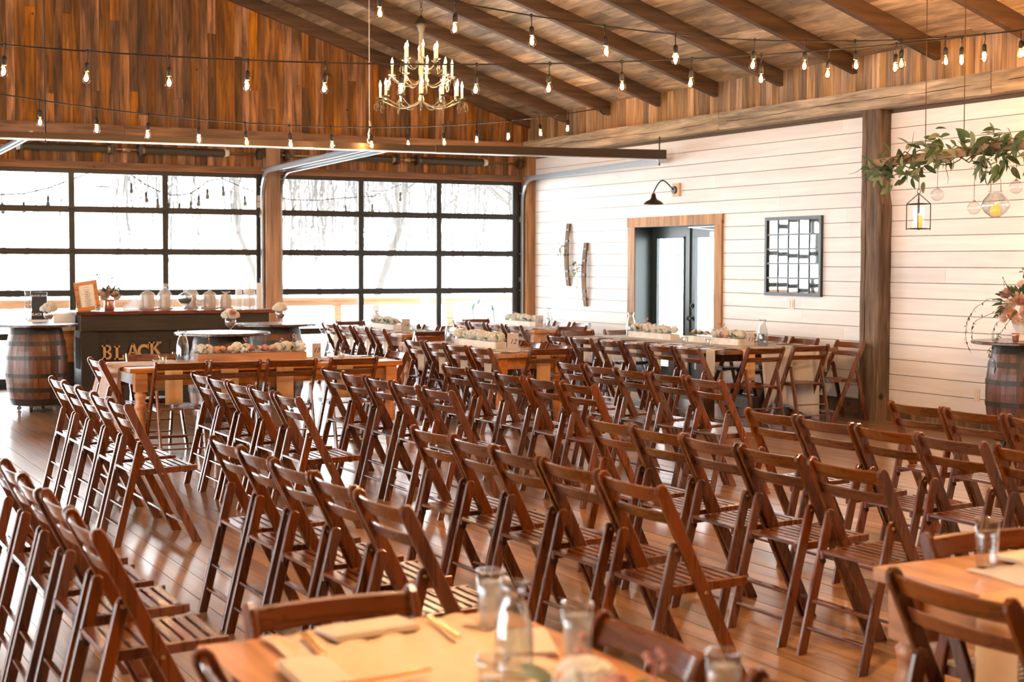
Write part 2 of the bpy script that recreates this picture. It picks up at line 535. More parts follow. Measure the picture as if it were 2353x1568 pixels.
M['barn_lamp'] = plain('bronze_lamp_shade', srgb(64, 54, 40), 0.4, 0.6)

UNIT = {}


def cube_mesh(key):
    if key not in UNIT:
        UNIT[key] = MB().box(-.5, .5, -.5, .5, -.5, .5).mesh('board_' + key, M[key])
    return UNIT[key]


def board(name, key, parent, x0, x1, y0, y1, z0, z1, rot=None):
    return obj(name, cube_mesh(key), parent, ((x0 + x1) / 2, (y0 + y1) / 2, (z0 + z1) / 2), rot,
               (abs(x1 - x0), abs(y1 - y0), abs(z1 - z0)))


# ================================================================== ROOM SHELL
XR, YB = 10.75, 20.25           # faces of the right wall and the back wall
XL, YF = -6.75, -5.0
SL = 0.332                       # roof pitch
def zc(x):                       # underside of ceiling planks
    return 3.855 + SL * (10.70 - x)
RIDGE = 2.0

# ---- floor
fl = struct(MB().box(XL, 11.0, YF, 20.4, -0.2, -0.012).build('floor', M['floor_base']), 'glossy brown plank floor', 'floor')
pw = 0.135
nb = int((XR + 1.6) / pw)
for i in range(nb):
    x1 = XR - i * pw
    y = -1.2 - random.random() * 2
    ys = [y]
    while ys[-1] < 20.25:
        ys.append(ys[-1] + random.uniform(6.2, 9.2))
    for a, b_ in zip(ys[:-1], ys[1:]):
        b2 = min(b_, 20.26)
        if b2 - a < 0.2: continue
        dz = random.uniform(-0.0012, 0.0012)
        board('floor_plank', 'floor', fl, x1 - pw + 0.0032, x1, a + 0.003, b2, -0.03, dz)
# the strip of floor left of the planks
MB().box(XL, XR - nb * pw, YF, 20.26, -0.03, 0).build('floor_remainder', M['floor'], fl)['kind'] = 'stuff'

# ---- back wall (gable end) with three overhead doors
bw = struct(MB().prism([(XL, 3.26), (XR + .2, 3.26), (XR + .2, 3.9), (RIDGE, zc(RIDGE) + .1), (XL, zc(RIDGE) + .1 - SL * (RIDGE - XL))], YB + .03, YB + .2)
            .box(-6.75, -1.36, YB + .03, YB + .2, 0, 3.26)
            .box(-1.36, 10.9, YB + .03, YB + .2, 2.88, 3.26).build('wall_back', M['backing']),
            'reclaimed brown plank gable wall above the glass doors', 'wall')
x = -1.0
while x < XR:
    wd = random.uniform(0.095, 0.15)
    x2 = min(x + wd, XR + 0.02)
    top = zc(x) + 0.02 if x > RIDGE else zc(RIDGE)
    cuts = [3.40]
    if random.random() < 0.3:
        cuts.append(random.uniform(3.6, max(3.7, min(top - 0.2, 5.2))))
    cuts.append(top)
    for a, b_ in zip(cuts[:-1], cuts[1:]):
        if b_ - a < 0.05: continue
        d = random.uniform(0, 0.010)
        board('wall_board', 'gable', bw, x, x2 - 0.003, YB - d, YB + .03, a, b_ - 0.003)
    x = x2
x = 2.72
while x < XR:
    wd = random.uniform(0.07, 0.15)
    x2 = min(x + wd, XR)
    board('wall_board', 'gable', bw, x, x2 - 0.003, YB - random.uniform(0, .008), YB + .03, 2.97, 3.27)
    x = x2
board('header_beam', 'gable_horizontal', bw, -1.3, 4.6, YB - .10, YB + .03, 3.27, 3.46)
board('header_beam', 'gable_horizontal', bw, 4.605, 7.1, YB - .10, YB + .03, 3.27, 3.462)
board('header_beam', 'gable_horizontal', bw, 7.105, 10.56, YB - .10, YB + .03, 3.27, 3.458)
for a, b_ in ((2.7, 6.53), (6.73, 10.6), (-1.34, 2.5)):
    board('door_header', 'gable_horizontal', bw, a, b_, YB - .04, YB + .03, 2.885, 2.97)
for a, b_ in ((2.7, 6.53), (6.73, 10.6)):
    MB().box(a, b_, YB - .05, YB - .002, 2.876, 2.886).build('weather_strip', M['orange_strip'], bw)
for n_, (a, b_) in enumerate(((6.53, 6.73), (10.605, XR + .02), (2.5, 2.7), (-1.56, -1.36))):
    tb = struct(MB().prism([(a, YB - .16), (b_, YB - .17), (b_, YB + .1), (a, YB + .1)], 0, 3.27, 'XY', 0.006).build('trim_%d' % (n_ + 1), M['beam_z']),
                ['brown timber post between the two glass overhead doors', 'timber post in the corner beside the white wall',
                 'timber post left of the left glass door', 'timber post far left'][n_], 'post')


# ---- overhead glass doors
def overhead_door(idx, x0, x1, mull, lstile, rstile, label, parent_rot=None):
    d = struct(empty('door_%d' % idx), label, 'door')
    y0, y1 = YB + 0.0, YB + 0.045
    zs = [2.344, 1.788, 1.236, 0.672]
    MB().box(x0, x1, y0, y1, 2.815, 2.888).build('top_rail', M['black_metal'], d)
    MB().box(x0, x1, y0, y1, 0.0, 0.13).build('bottom_rail', M['black_metal'], d)
    for z in zs:
        for s_ in (0, 1):
            zz = z if s_ else z - 0.042
            MB().box(x0, x1, y0 + (0 if s_ else .003), y1, zz, zz + 0.042).build('rail', M['black_metal'], d)
    levels = [(0.13, zs[3] - .042), (zs[3] + .042, zs[2] - .042), (zs[2] + .042, zs[1] - .042), (zs[1] + .042, zs[0] - .042), (zs[0] + .042, 2.815)]
    for za, zb in levels:
        MB().box(x0, x0 + lstile, y0, y1, za, zb).build('stile', M['black_metal'], d)
        MB().box(x1 - rstile, x1, y0, y1, za, zb).build('stile', M['black_metal'], d)
        edges = [x0 + lstile] + list(mull) + [x1 - rstile]
        for mm_ in mull:
            MB().box(mm_ - .038, mm_ + .038, y0, y1, za, zb).build('mullion', M['black_metal'], d)
        for i in range(len(edges) - 1):
            a = edges[i] + (.038 if i else 0)
            b_ = edges[i + 1] - (.038 if i < len(edges) - 2 else 0)
            MB().box(a, b_, y0 + .018, y0 + .026, za, zb).build('pane', M['pane'], d)
    for z in zs:
        for mm_ in list(mull) + [x0 + .04, x1 - .05]:
            MB().box(mm_ - .035, mm_ + .035, y0 - .012, y0, z - .012, z + .012).tube([(mm_ - .045, y0 - .01, z), (mm_ + .045, y0 - .01, z)], .009, 6) \
                .build('hinge', M['black_metal'], d)
    for z in zs + [2.70]:
        for xx in (x0 + .02, x1 - .02):
            MB().tube([(xx - .03, y0 - .03, z), (xx + .03, y0 - .03, z)], .012, 6).build('roller', M['steel'], d)
    return d


d1 = overhead_door(1, 2.70, 6.525, (3.926, 5.163), .1, .09, 'left black framed glass overhead door behind the bar')
MB().box(6.45, 6.50, YB - .006, YB, 2.50, 2.58).box(6.45, 6.50, YB - .006, YB, 2.41, 2.49).build('sticker', M['white'], d1)
overhead_door(2, 6.735, 10.60, (7.995, 9.226), .065, .15, 'right black framed glass overhead door beside the white wall')
overhead_door(3, -1.355, 2.495, (-.09, 1.2), .08, .09, 'third glass overhead door beyond the left edge')


# ---- door hardware: tracks, springs, angle iron
def track(name, label, x, side):
    """channel track: vertical, bend, long horizontal run; open towards 'side' (+1/-1 in X)"""
    pts = [(x, YB - .07, 0.02), (x, YB - .07, 2.55)]
    r = 0.36
    for i in range(1, 9):
        a = i / 8 * PI / 2
        pts.append((x, YB - .07 - r + r * math.cos(a), 2.55 + r * math.sin(a)))
    pts.append((x, 16.30, 2.97))
    mb = MB()
    # sweep a C profile
    prof = [(-.012, -.028), (.012, -.028), (.012, -.024), (-.008, -.024), (-.008, .024), (.012, .024), (.012, .028), (-.012, .028)]
    k = len(prof)
    vs, fs = [], []
    P = [Vector(p) for p in pts]
    for i, p in enumerate(P):
        d = (P[min(i + 1, len(P) - 1)] - P[max(i - 1, 0)]).normalized()
        nrm = Vector((1, 0, 0)).cross(d)
        for u, v in prof:
            vs.append(p + Vector((1, 0, 0)) * (u * -side) + nrm * v)
    for i in range(len(P) - 1):
        for j in range(k):
            j2 = (j + 1) % k
            fs.append((i * k + j, i * k + j2, (i + 1) * k + j2, (i + 1) * k + j))
    mb.add(vs, fs)
    t = thing(name, label, 'door track')
    mb.build('channel', M['steel'], t)
    for z in (0.5, 1.4, 2.3):
        MB().box(x - .02, x + .02, YB - .045, YB - .005, z - .03, z + .03).build('bracket', M['steel'], t)
    MB().bar((x, YB - .1, 2.93), (x, 16.3, 3.0), .03, .03, (1, 0, 0)).build('stiffener', M['steel'], t)
    return t


track('door_track', 'galvanised curved track at the right edge of the right glass door', 10.572, -1)
track('door_track', 'galvanised curved track left of the middle timber post', 6.49, -1)
track('door_track', 'galvanised curved track right of the middle timber post', 6.77, 1)
track('door_track', 'galvanised curved track at far left door edge', 2.76, 1)


def torsion(label, xa, xb, s1, s2, mid, drums):
    t = thing('torsion_spring', label, 'spring')
    y, z = YB - .13, 3.14
    MB().tube([(xa, y, z), (xb, y, z)], .013, 8).build('shaft', M['brass'], t)
    for a, b_ in (s1, s2):
        n = int((b_ - a) / .03)
        pts, rr = [], []
        mb = MB()
        prof = []
        k = 10
        vs, fs = [], []
        for i in range(n * 2 + 1):
            xx = a + (b_ - a) * i / (n * 2)
            r = .054 if i % 2 else .044
            pts.append((xx, y, z)); rr.append(r)
        mb.tube(pts, rr, 10).build('coil', M['spring'], t)
        for e in (a, b_):
            MB().tube([(e - .03, y, z), (e + .03, y, z)], [.056, .045], 12).build('spring_cone', M['white'] if e == s1[0] or e == s2[1] else M['brass'], t)
    for xx in (mid[0], mid[1]):
        MB().box(xx - .02, xx + .02, y - .06, YB - .045, z - .07, z + .07).tube([(xx - .03, y, z), (xx + .03, y, z)], .05, 10).build('bearing_plate', M['black_metal'], t)
    xm = (mid[0] + mid[1]) / 2
    MB().tube([(xm - .05, y, z), (xm + .05, y, z)], .036, 10).build('coupler', M['brass'], t)
    for xx in drums:
        MB().tube([(xx - .035, y, z), (xx - .03, y, z), (xx + .03, y, z), (xx + .035, y, z)], [.06, .075, .075, .06], 14).build('cable_drum', M['brown_steel'], t)
        MB().bar((xx, YB - .05, z - .1), (xx, YB - .05, 2.6), .03, .012).build('drum_bracket', M['black_metal'], t)


torsion('dark torsion spring shaft above the left glass door', 2.8, 6.5, (3.25, 4.40), (4.85, 5.98), (4.43, 4.80), (2.86, 6.44))
torsion('dark torsion spring shaft above the right glass door', 6.76, 10.58, (7.45, 8.45), (8.85, 9.92), (8.50, 8.82), (6.84, 10.50))

ai = thing('angle_iron', 'long brown steel angle bar hanging across in front of the glass doors', 'steel bar')
for (xa, z0a, z1a), (xb, z0b, z1b) in (((1.9, 2.928, 2.992), (7.36, 2.958, 3.034)), ((7.37, 2.956, 3.040), (10.60, 2.982, 3.102))):
    MB().prism([(xa, z0a), (xb, z0b), (xb, z1b), (xa, z1a)], 16.255, 16.267).build('angle_section', M['brown_steel'], ai)
    MB().prism([(xa, z0a - .010), (xb, z0b - .010), (xb, z0b), (xa, z0a)], 16.235, 16.36).build('lower_flange', M['steel'], ai)  # lit lower edge of the brown bar put in as paler steel
for xx in (10.52, 2.9):
    zt = 3.27 if xx > 10 else zc(xx) - .17
    MB().tube([(xx, 16.30, 2.90), (xx, 16.30, zt)], .009, 6).build('hanger_rod', M['brown_steel'], ai)
    MB().tube([(xx, 16.30, 2.935), (xx, 16.30, 2.965)], .018, 6).build('nut', M['steel'], ai)

# ---- right wall: white shiplap, eave boards, beams, column
wr = struct(MB().box(XR + .018, XR + .2, 17.24, 20.4, 0, 4.0).box(XR + .018, XR + .2, YF, 15.33, 0, 4.0).box(XR + .018, XR + .2, 15.33, 17.24, 2.14, 4.0)
            .build('wall_right', M['groove']), 'white painted shiplap wall', 'wall')
bh = 0.1605
zz = 1.287 - 0.1605 * 7 + 0.0
k = 0
z0 = 0.012
rows = []
base = 1.788 - 0.0
# board joints follow the heights read from the photograph (one joint at z = 1.775)
zj = [1.774 + bh * i for i in range(-10, 10)]
for a, b_ in zip(zj[:-1], zj[1:]):
    if a < 0.15: a = 0.15
    if b_ > 3.27: b_ = 3.27
    if b_ - a < 0.03: continue
    ys = [4.6]
    while ys[-1] < 20.2:
        ys.append(min(20.22, ys[-1] + random.uniform(2.6, 5.2)))
    for ya, yb in zip(ys[:-1], ys[1:]):
        segs = [(ya, yb)]
        if a < 2.14:
            segs = []
            if ya < 15.33: segs.append((ya, min(yb, 15.33)))
            if yb > 17.24: segs.append((max(ya, 17.24), yb))
        for p, q in segs:
            if q - p > .05:
                board('shiplap_board', 'shiplap', wr, XR, XR + .02 + random.uniform(0, .002), p + .002, q, a + .0065, b_)
board('shiplap_remainder', 'shiplap', wr, XR, XR + .02, YF, 4.6, 0.15, 3.27)
# eave boards above the beam
y = 4.6
while y < 20.25:
    wd = random.uniform(.085, .15)
    y2 = min(y + wd, 20.25)
    board('eave_board', 'eave', wr, XR - .05 - random.uniform(0, .006), XR + .02, y, y2 - .003, 3.40, 3.93)
    y = y2
for a, b_ in ((4.6, 10.62), (10.625, 15.05), (15.055, 20.14)):
    bm = MB()
    # hewn beam with a slightly wavy face
    n = int((b_ - a) / .25)
    vs, fs = [], []
    for i in range(n + 1):
        yy = a + (b_ - a) * i / n
        j = [random.uniform(-.006, .006) for _ in range(4)]
        vs += [(XR - .19 + j[0], yy, 3.262 + j[1]), (XR + .02, yy, 3.262), (XR + .02, yy, 3.468), (XR - .19 + j[2], yy, 3.468 + j[3])]
    for i in range(n):
        for q in range(4):
            q2 = (q + 1) % 4
            fs.append((i * 4 + q, (i + 1) * 4 + q, (i + 1) * 4 + q2, i * 4 + q2))
    fs += [(0, 1, 2, 3), (n * 4 + 3, n * 4 + 2, n * 4 + 1, n * 4)]
    bm.add(vs, fs).build('eave_beam', M['beam_y'], wr)
# cracks along the beam face
for a, b_, z_ in ((10.8, 14.9, 3.37), (15.3, 19.6, 3.36), (5.0, 10.4, 3.38)):
    pts = []
    n = 40
    zz = z_
    for i in range(n + 1):
        zz += random.uniform(-.006, .006)
        pts.append((XR - .193, a + (b_ - a) * i / n, zz))
    MB().tube(pts, [.001 + .004 * abs(math.sin(i * .37)) for i in range(n + 1)], 4).build('beam_crack', M['backing'], wr)
MB().box(XR - .022, XR + .02, 4.6, 15.18, 0, .165).build('baseboard_right', M['column'], wr)
MB().box(XR - .028, XR + .02, 4.6, 15.18, .165, .185).build('baseboard_cap', M['rafter'], wr)
board('baseboard_board', 'column', wr, XR - .022, XR + .02, 17.42, 20.08, 0, .165)

cm = struct(empty('trim_5'), 'rough dark timber column standing against the white wall', 'column')
vs, fs = [], []
n = 26
for i in range(n + 1):
    z = 3.262 * i / n
    j = [random.uniform(-.004, .004) for _ in range(8)]
    e = .0 if z < 2.33 else .03
    x0, x1, y0, y1 = XR - .165, XR + .02, 12.185 + e, 12.485
    vs += [(x0 + .012 + j[0], y0 + j[1], z), (x1, y0 + j[2], z), (x1, y1, z), (x0 + .012 + j[3], y1 + j[4], z), (x0 + j[5], y1 - .012, z), (x0 + j[6], y0 + .012 + j[7], z)]
for i in range(n):
    for q in range(6):
        q2 = (q + 1) % 6
        fs.append((i * 6 + q, i * 6 + q2, (i + 1) * 6 + q2, (i + 1) * 6 + q))
MB().add(vs, fs).build('column_timber', M['column'], cm)
MB().tube([(XR - .167, 12.40 + random.uniform(-.006, .006), 0.6 + i * .13) for i in range(20)], [.001 + .004 * abs(math.sin(i * .5)) for i in range(20)], 4).build('column_crack', M['backing'], cm)

# ---- left wall with glazed bays widened to add daylight, wall behind the camera (both out of frame)
BAYS = ((1.4, 5.6), (6.2, 10.4), (11.0, 15.2), (15.8, 20.0))
mb = MB().box(XL - .2, XL, YF, BAYS[0][0], 0, 3.9).box(XL - .2, XL, BAYS[-1][1], 20.4, 0, 3.9).box(XL - .2, XL, BAYS[0][0], BAYS[-1][1], 2.95, 3.9)
for q in range(3):
    mb.box(XL - .2, XL, BAYS[q][1], BAYS[q + 1][0], 0, 2.95)
wl = struct(mb.build('wall_left', M['shiplap']), 'white wall beyond the left edge', 'wall')
for n_, (a, b_) in enumerate(BAYS):
    wn = struct(empty('window_%d' % (n_ + 1)), 'black framed glass bay on the far left wall', 'window')
    for i in range(4):
        yy = a + (b_ - a) * i / 3
        MB().box(XL - .1, XL - .05, yy - .03, yy + .03, 0, 2.95).build('mullion', M['black_metal'], wn)
    for i in range(6):
        z = .03 + 2.89 * i / 5
        MB().box(XL - .1, XL - .05, a, b_, z - .03, z + .03).build('rail', M['black_metal'], wn)
    MB().box(XL - .08, XL - .07, a, b_, 0, 2.95).build('pane', M['pane'], wn)
struct(MB().box(XL, 11, YF - .2, YF, 0, 7.2).build('wall_front', M['gable']), 'wood wall behind the viewer', 'wall')

# ---- ceiling
ce = struct(MB().prism([(RIDGE - .05, zc(RIDGE) + .06), (11.0, zc(11.0) + .06), (11.0, zc(11.0) + .2), (RIDGE - .05, zc(RIDGE) + .22)], YF, 20.45).build('ceiling', M['backing']),
            'sloped plank ceiling with dark rafters', 'ceiling')
ang = math.atan(SL)
ln = (10.75 - RIDGE) / math.cos(ang)
cwid = .21
nrow = int(ln / cwid) + 1
for i in range(nrow):
    s0 = i * cwid
    xm = 10.76 - (s0 + cwid / 2) * math.cos(ang)
    if xm < RIDGE: break
    ys = [4.5]
    while ys[-1] < 20.25:
        nx = ys[-1] + random.choice((2.54, 3.81, 5.08))
        ys.append(min(20.27, nx + random.uniform(-.25, .25)))
    for a, b_ in zip(ys[:-1], ys[1:]):
        if b_ - a < .1: continue
        o = obj('ceiling_plank', cube_mesh('ceiling'), ce, (xm + .012 * math.sin(ang), (a + b_) / 2, zc(xm) + .012 + random.uniform(0, .005)), (0, ang, 0),
                (cwid - .007, b_ - a - .004, .024))
MB().prism([(RIDGE, zc(RIDGE)), (XL - .2, zc(RIDGE) - SL * (RIDGE - XL + .2)), (XL - .2, zc(RIDGE) - SL * (RIDGE - XL + .2) + .2), (RIDGE, zc(RIDGE) + .2)], YF, 20.45).build('ceiling_far_slope', M['ceiling'], ce)
MB().prism([(RIDGE, zc(RIDGE)), (10.9, zc(10.9)), (10.9, zc(10.9) + .03), (RIDGE, zc(RIDGE) + .03)], YF, 4.5).build('ceiling_near_part', M['ceiling'], ce)
rd = .172
raf = MB().prism([(RIDGE, zc(RIDGE) + .01), (10.71, zc(10.71) + .01), (10.71, zc(10.71) - rd), (RIDGE, zc(RIDGE) - rd)], -.045, .045, 'XZ', .004).mesh('rafter', M['rafter'])
for yy in (20.19, 19.09, 17.865, 16.60, 15.31, 14.03, 12.745, 11.49, 10.23, 8.96, 7.69, 6.42, 5.15, 2.6, 0.0):
    obj('rafter', raf, ce, (0, yy, 0))

# ---- french doors in the right wall
fd = struct(empty('door_4'), 'dark green double glass door in the white wall with wood trim', 'door')
for nm, a in (('trim_side', (XR - .03, XR + .02, 17.21, 17.385, 0, 2.135)), ('trim_side', (XR - .03, XR + .02, 15.20, 15.36, 0, 2.135)), ('trim_head', (XR - .034, XR + .02, 15.19, 17.40, 2.135, 2.262))):
    MB().box(*a).build(nm, M['trim'], fd)
XD = 11.0
MB().box(XR - .02, XD + .06, 17.20, 17.26, 0, 2.15).build('jamb', M['dark_green'], fd)
MB().box(XR - .02, XD + .06, 15.31, 15.37, 0, 2.15).build('jamb', M['trim'], fd)
MB().box(XR - .02, XD + .06, 15.31, 17.26, 2.13, 2.16).build('jamb', M['dark_green'], fd)
for a, b_ in ((16.30, 17.20), (15.37, 16.29)):
    st = .115
    dl = empty('door_leaf', parent=fd)
    MB().box(XD, XD + .045, a, a + st, 0, 2.13).build('stile', M['dark_green'], dl)
    MB().box(XD, XD + .045, b_ - st, b_, 0, 2.13).build('stile', M['dark_green'], dl)
    MB().box(XD, XD + .045, a + st, b_ - st, 2.0, 2.13).build('top_rail', M['dark_green'], dl)
    MB().box(XD, XD + .045, a + st, b_ - st, 0, .26).build('bottom_rail', M['dark_green'], dl)
    mb = MB()
    for q in ((a + st, a + st + .02), (b_ - st - .02, b_ - st)):
        mb.box(XD - .012, XD, q[0], q[1], .26, 2.0)
    mb.box(XD - .012, XD, a + st, b_ - st, 1.98, 2.0).box(XD - .012, XD, a + st, b_ - st, .26, .28)
    mb.build('glazing_bead', M['dark_green'], dl)
    MB().box(XD + .018, XD + .026, a + st, b_ - st, .26, 2.0).build('pane', M['pane'], dl)
MB().box(XD - .02, XD, 16.275, 16.315, 0, 2.13).build('astragal', M['dark_green'], fd)
MB().tube([(XD - .005, 16.225, .94), (XD - .05, 16.225, .94)], .014, 8).ball((XD - .065, 16.225, .94), .03, 10, 6).tube([(XD, 16.225, .94), (XD - .008, 16.225, .94)], .034, 12).build('door_knob', M['black'], fd)
MB().tube([(XD, 16.225, 1.10), (XD - .02, 16.225, 1.10)], .032, 12).tube([(XD - .02, 16.225, 1.10), (XD - .035, 16.225, 1.10)], .014, 8).build('deadbolt', M['black'], fd)
dc = empty('door_closer', parent=fd)
MB().box(XD - .07, XD - .01, 15.45, 15.75, 1.99, 2.05).build('closer_body', M['steel'], dc)
MB().bar((XD - .05, 15.62, 2.07), (XD - .22, 16.0, 2.11), .03, .012).bar((XD - .22, 16.0, 2.11), (XD - .06, 15.50, 2.12), .025, .012).build('closer_arm', M['steel'], dc)
MB().box(XR - .0, XD + .1, 15.3, 17.26, -.01, .02).build('threshold', M['steel'], fd)

# ================================================================== FOLDING CHAIRS
def slant(p0, p1, w, flat=True, cap=4):
    """board outline in XZ from foot p0 to rounded head p1"""
    p0, p1 = Vector(p0), Vector(p1)
    d = (p1 - p0).normalized()
    n = Vector((-d.y, d.x))
    hw = w / 2
    if flat:
        k = hw / abs(d.y)
        a, b_ = (p0.x - k, p0.y), (p0.x + k, p0.y)
    else:
        a, b_ = tuple(p0 + n * hw), tuple(p0 - n * hw)
    if a[0] > b_[0]: a, b_ = b_, a
    poly = [a, b_]
    c = p1 - d * hw
    base_ang = math.atan2(d.y, d.x)
    for i in range(cap + 1):
        t = base_ang - PI / 2 + PI * i / cap
        poly.append((c.x + hw * math.cos(t), c.y + hw * math.sin(t)))
    return poly


FF, TOP, HH = 0.235, -0.175, 0.835       # front foot x, head x, height
def xpost(z):
    return FF + (TOP - FF) * z / HH


def curved_rail(z0, z1, half, bulge, th, xo):
    n = 8
    ring = []
    vs, fs = [], []
    ch = .005
    sl = (TOP - FF) / HH
    for i in range(n + 1):
        t = -1 + 2 * i / n
        y = half * t
        xb = xo - bulge * (1 - t * t)
        for (dx, z) in ((-th / 2 + ch, z0), (th / 2 - ch, z0), (th / 2, z0 + ch), (th / 2, z1 - ch), (th / 2 - ch, z1), (-th / 2 + ch, z1), (-th / 2, z1 - ch), (-th / 2, z0 + ch)):
            vs.append((xpost(z) + xb + dx, y, z))
    k = 8
    for i in range(n):
        for j in range(k):
            j2 = (j + 1) % k
            fs.append((i * k + j, i * k + j2, (i + 1) * k + j2, (i + 1) * k + j))
    mb = MB().add(vs, fs, False)
    mb.f += [tuple(reversed(range(k))), tuple(n * k + j for j in range(k))]
    mb.s += [False, False]
    return mb


CH = []      # (name, mesh, location)
_post = MB().prism(slant((FF, 0), (TOP, HH), .050), -.011, .011, 'XZ', .0035).mesh('chair_post', M['chair'])
_leg = MB().prism(slant((-.232, 0), (-.082, .612), .044), -.010, .010, 'XZ', .0035).mesh('chair_rear_leg', M['chair'])
_side = MB().prism([(-.150, .405), (.235, .418), (.252, .424), (.252, .452), (-.150, .440)], -.009, .009, 'XZ', .002).mesh('chair_seat_rail', M['chair'])
for s_ in (-1, 1):
    CH.append(('post', _post, (0, s_ * .2115, 0)))
    CH.append(('rear_leg', _leg, (0, s_ * .188, 0)))
    CH.append(('seat_rail', _side, (0, s_ * .166, 0)))
CH.append(('top_rail', curved_rail(.762, .820, .204, .028, .015, 0).mesh('chair_top_rail', M['chair_y']), (0, 0, 0)))
CH.append(('back_slat', curved_rail(.680, .726, .204, .028, .015, 0).mesh('chair_back_slat', M['chair_y']), (0, 0, 0)))
_slat = MB().prism([(-.0142, 0), (.0142, 0.0006), (.0142, .013), (-.0142, .0124)], -.157, .157, 'XZ', .0025).mesh('chair_seat_slat', M['chair_y'])
_wide = MB().prism([(-.024, 0), (.024, 0), (.024, .0135), (-.020, .0135), (-.024, .010)], -.157, .157, 'XZ', .003).mesh('chair_seat_edge', M['chair_y'])
for i in range(8):
    xx = -.078 + i * .0418
    CH.append(('seat_slat', _slat, (xx, 0, .4285 + (xx + .15) * .031)))
CH.append(('seat_edge', _wide, (-.124, 0, .4285)))
CH.append(('seat_cleat', MB().box(-.012, .012, -.157, .157, .40, .427).mesh('chair_seat_cleat', M['chair_y']), (.19, 0, .01)))
_rung = MB().prism([(-.010, -.006), (.010, -.006), (.012, 0), (.010, .006), (-.010, .006), (-.012, 0)], -.18, .18, 'XZ').mesh('chair_rung', M['chair_y'])
def xleg(z): return -.232 + .15 * z / .612
CH.append(('rung', _rung, (xleg(.115), 0, .115)))
CH.append(('rung', _rung, (xleg(.225), 0, .225)))
CH.append(('front_rung', MB().prism([(-.020, -.004), (.022, -.014), (.022, -.002), (-.020, .009)], -.202, .202, 'XZ').mesh('chair_front_rung', M['chair_y']), (xpost(.11), 0, .11)))
_bolt = MB().tube([(0, -.004, 0), (0, .004, 0)], .007, 8).mesh('chair_bolt', M['brass'])
_stud = MB().tube([(0, -.012, 0), (0, .012, 0)], .011, 8).mesh('chair_stud', M['hoop'])
for s_ in (-1, 1):
    CH.append(('bolt', _bolt, (xpost(.418), s_ * .223, .418)))
    CH.append(('bolt', _bolt, (-.088, s_ * .223 if False else s_ * .200, .585)))
    CH.append(('stud', _stud, (-.128, s_ * .184, .392)))


def chair(label, x, y, rz, group, jit=True):
    a = rz + (random.uniform(-.025, .025) if jit else 0)
    t = thing('folding_chair', label, 'chair', (x + (random.uniform(-.008, .008) if jit else 0), y + (random.uniform(-.008, .008) if jit else 0), 0), a, group)
    for nm, me, loc in CH:
        obj(nm, me, t, loc)
    return t


XROW = [1.13, 2.15, 3.175, 4.20, 5.245, 6.295]
Y1 = [8.88, 9.38, 9.88, 10.36, 10.83]
Y2 = [6.71, 6.25, 5.78, 5.33, 4.83]
for r in range(6):
    for b_, ysrow, bn in ((0, Y1, 'far'), (1, Y2, 'near')):
        if r == 0 and b_ == 0: continue
        if r == 5 and b_ == 1: ysr = ysrow[:4]
        else: ysr = ysrow
        for i, yy in enumerate(ysr):
            chair('brown slatted folding chair, %s row from left, %s block, %s from the aisle' % (ORD[r], bn, ORD[i]),
                  XROW[r], yy, 0, 'ceremony chairs in rows')

PX, NX, PY, NY = 0, PI, PI / 2, -PI / 2
TCH = []
def tch(face, px, py, label):
    d = .175
    if face == PX: c = (px + d, py)
    elif face == NX: c = (px - d, py)
    elif face == PY: c = (px, py + d)
    else: c = (px, py - d)
    chair(label, c[0], c[1], face, 'chairs around the dining tables')

tch(PX, 2.675, 12.88, 'brown folding chair at the left end of the bar-side table')
tch(NY, 3.30, 13.50, 'brown folding chair on far side of the bar-side table, facing the viewer')
for i, xx in enumerate((3.22, 3.70, 4.19, 4.74)):
    tch(PY, xx, 12.19, 'brown folding chair on near side of the bar-side table, %s from the left' % ORD[i])
tch(NX, 5.45, 12.86, 'brown folding chair at the right end of the bar-side table')
for i, yy in enumerate((17.42, 18.0, 18.60, 19.17)):
    tch(PX, 7.08, yy, 'brown folding chair on left side of the window table, %s from the near end' % ORD[i])
    tch(NX, 8.12, yy + .05, 'brown folding chair on right side of the window table, %s from the near end' % ORD[i])
tch(NY, 7.70, 19.95, 'brown folding chair at the far end of the window table by the glass')
tch(PY, 7.45, 16.56, 'brown folding chair at the near end of the window table')
for i, yy in enumerate((13.08, 13.62, 14.15, 14.69)):
    tch(PX, 6.38, yy, 'brown folding chair on left side of the middle table, %s from the near end' % ORD[i])
    tch(NX, 7.38, yy + .17, 'brown folding chair on right side of the middle table, %s from the near end' % ORD[i])
tch(NY, 6.98, 15.48, 'brown folding chair at the far end of the middle table')
tch(PY, 6.98, 12.72, 'brown folding chair at the near end of the middle table')
for i, yy in enumerate((17.62, 18.18, 18.74, 19.30)):
    tch(PX, 9.10, yy, 'brown folding chair on left side of the corner table, %s from the near end' % ORD[i])
    if i < 3:
        tch(NX, 10.32, yy + .27, 'brown folding chair on right side of the corner table, %s from the near end' % ORD[i])
tch(NY, 9.70, 20.02, 'brown folding chair at the far end of the corner table')
tch(PY, 9.72, 17.12, 'brown folding chair at the near end of the corner table')
for i, yy in enumerate((12.21, 12.70, 13.20, 13.70, 14.30, 14.83)):
    tch(PX, 8.21, yy, 'brown folding chair on left side of the dark trestle table, %s from the near end' % ORD[i])
for i, yy in enumerate((12.50, 13.25, 13.82, 14.40)):
    tch(NX, 10.50, yy, 'brown folding chair on wall side of the dark trestle table, %s from the column' % ORD[i])
tch(PY, 8.97, 11.94, 'brown folding chair at near end of the dark trestle table, the left one')
tch(PY, 9.63, 12.08, 'brown folding chair at near end of the dark trestle table, the right one')
tch(NY, 9.12, 15.95, 'brown folding chair at far end of the dark trestle table, the left one')
tch(NY, 9.72, 15.95, 'brown folding chair at far end of the dark trestle table, the right one')
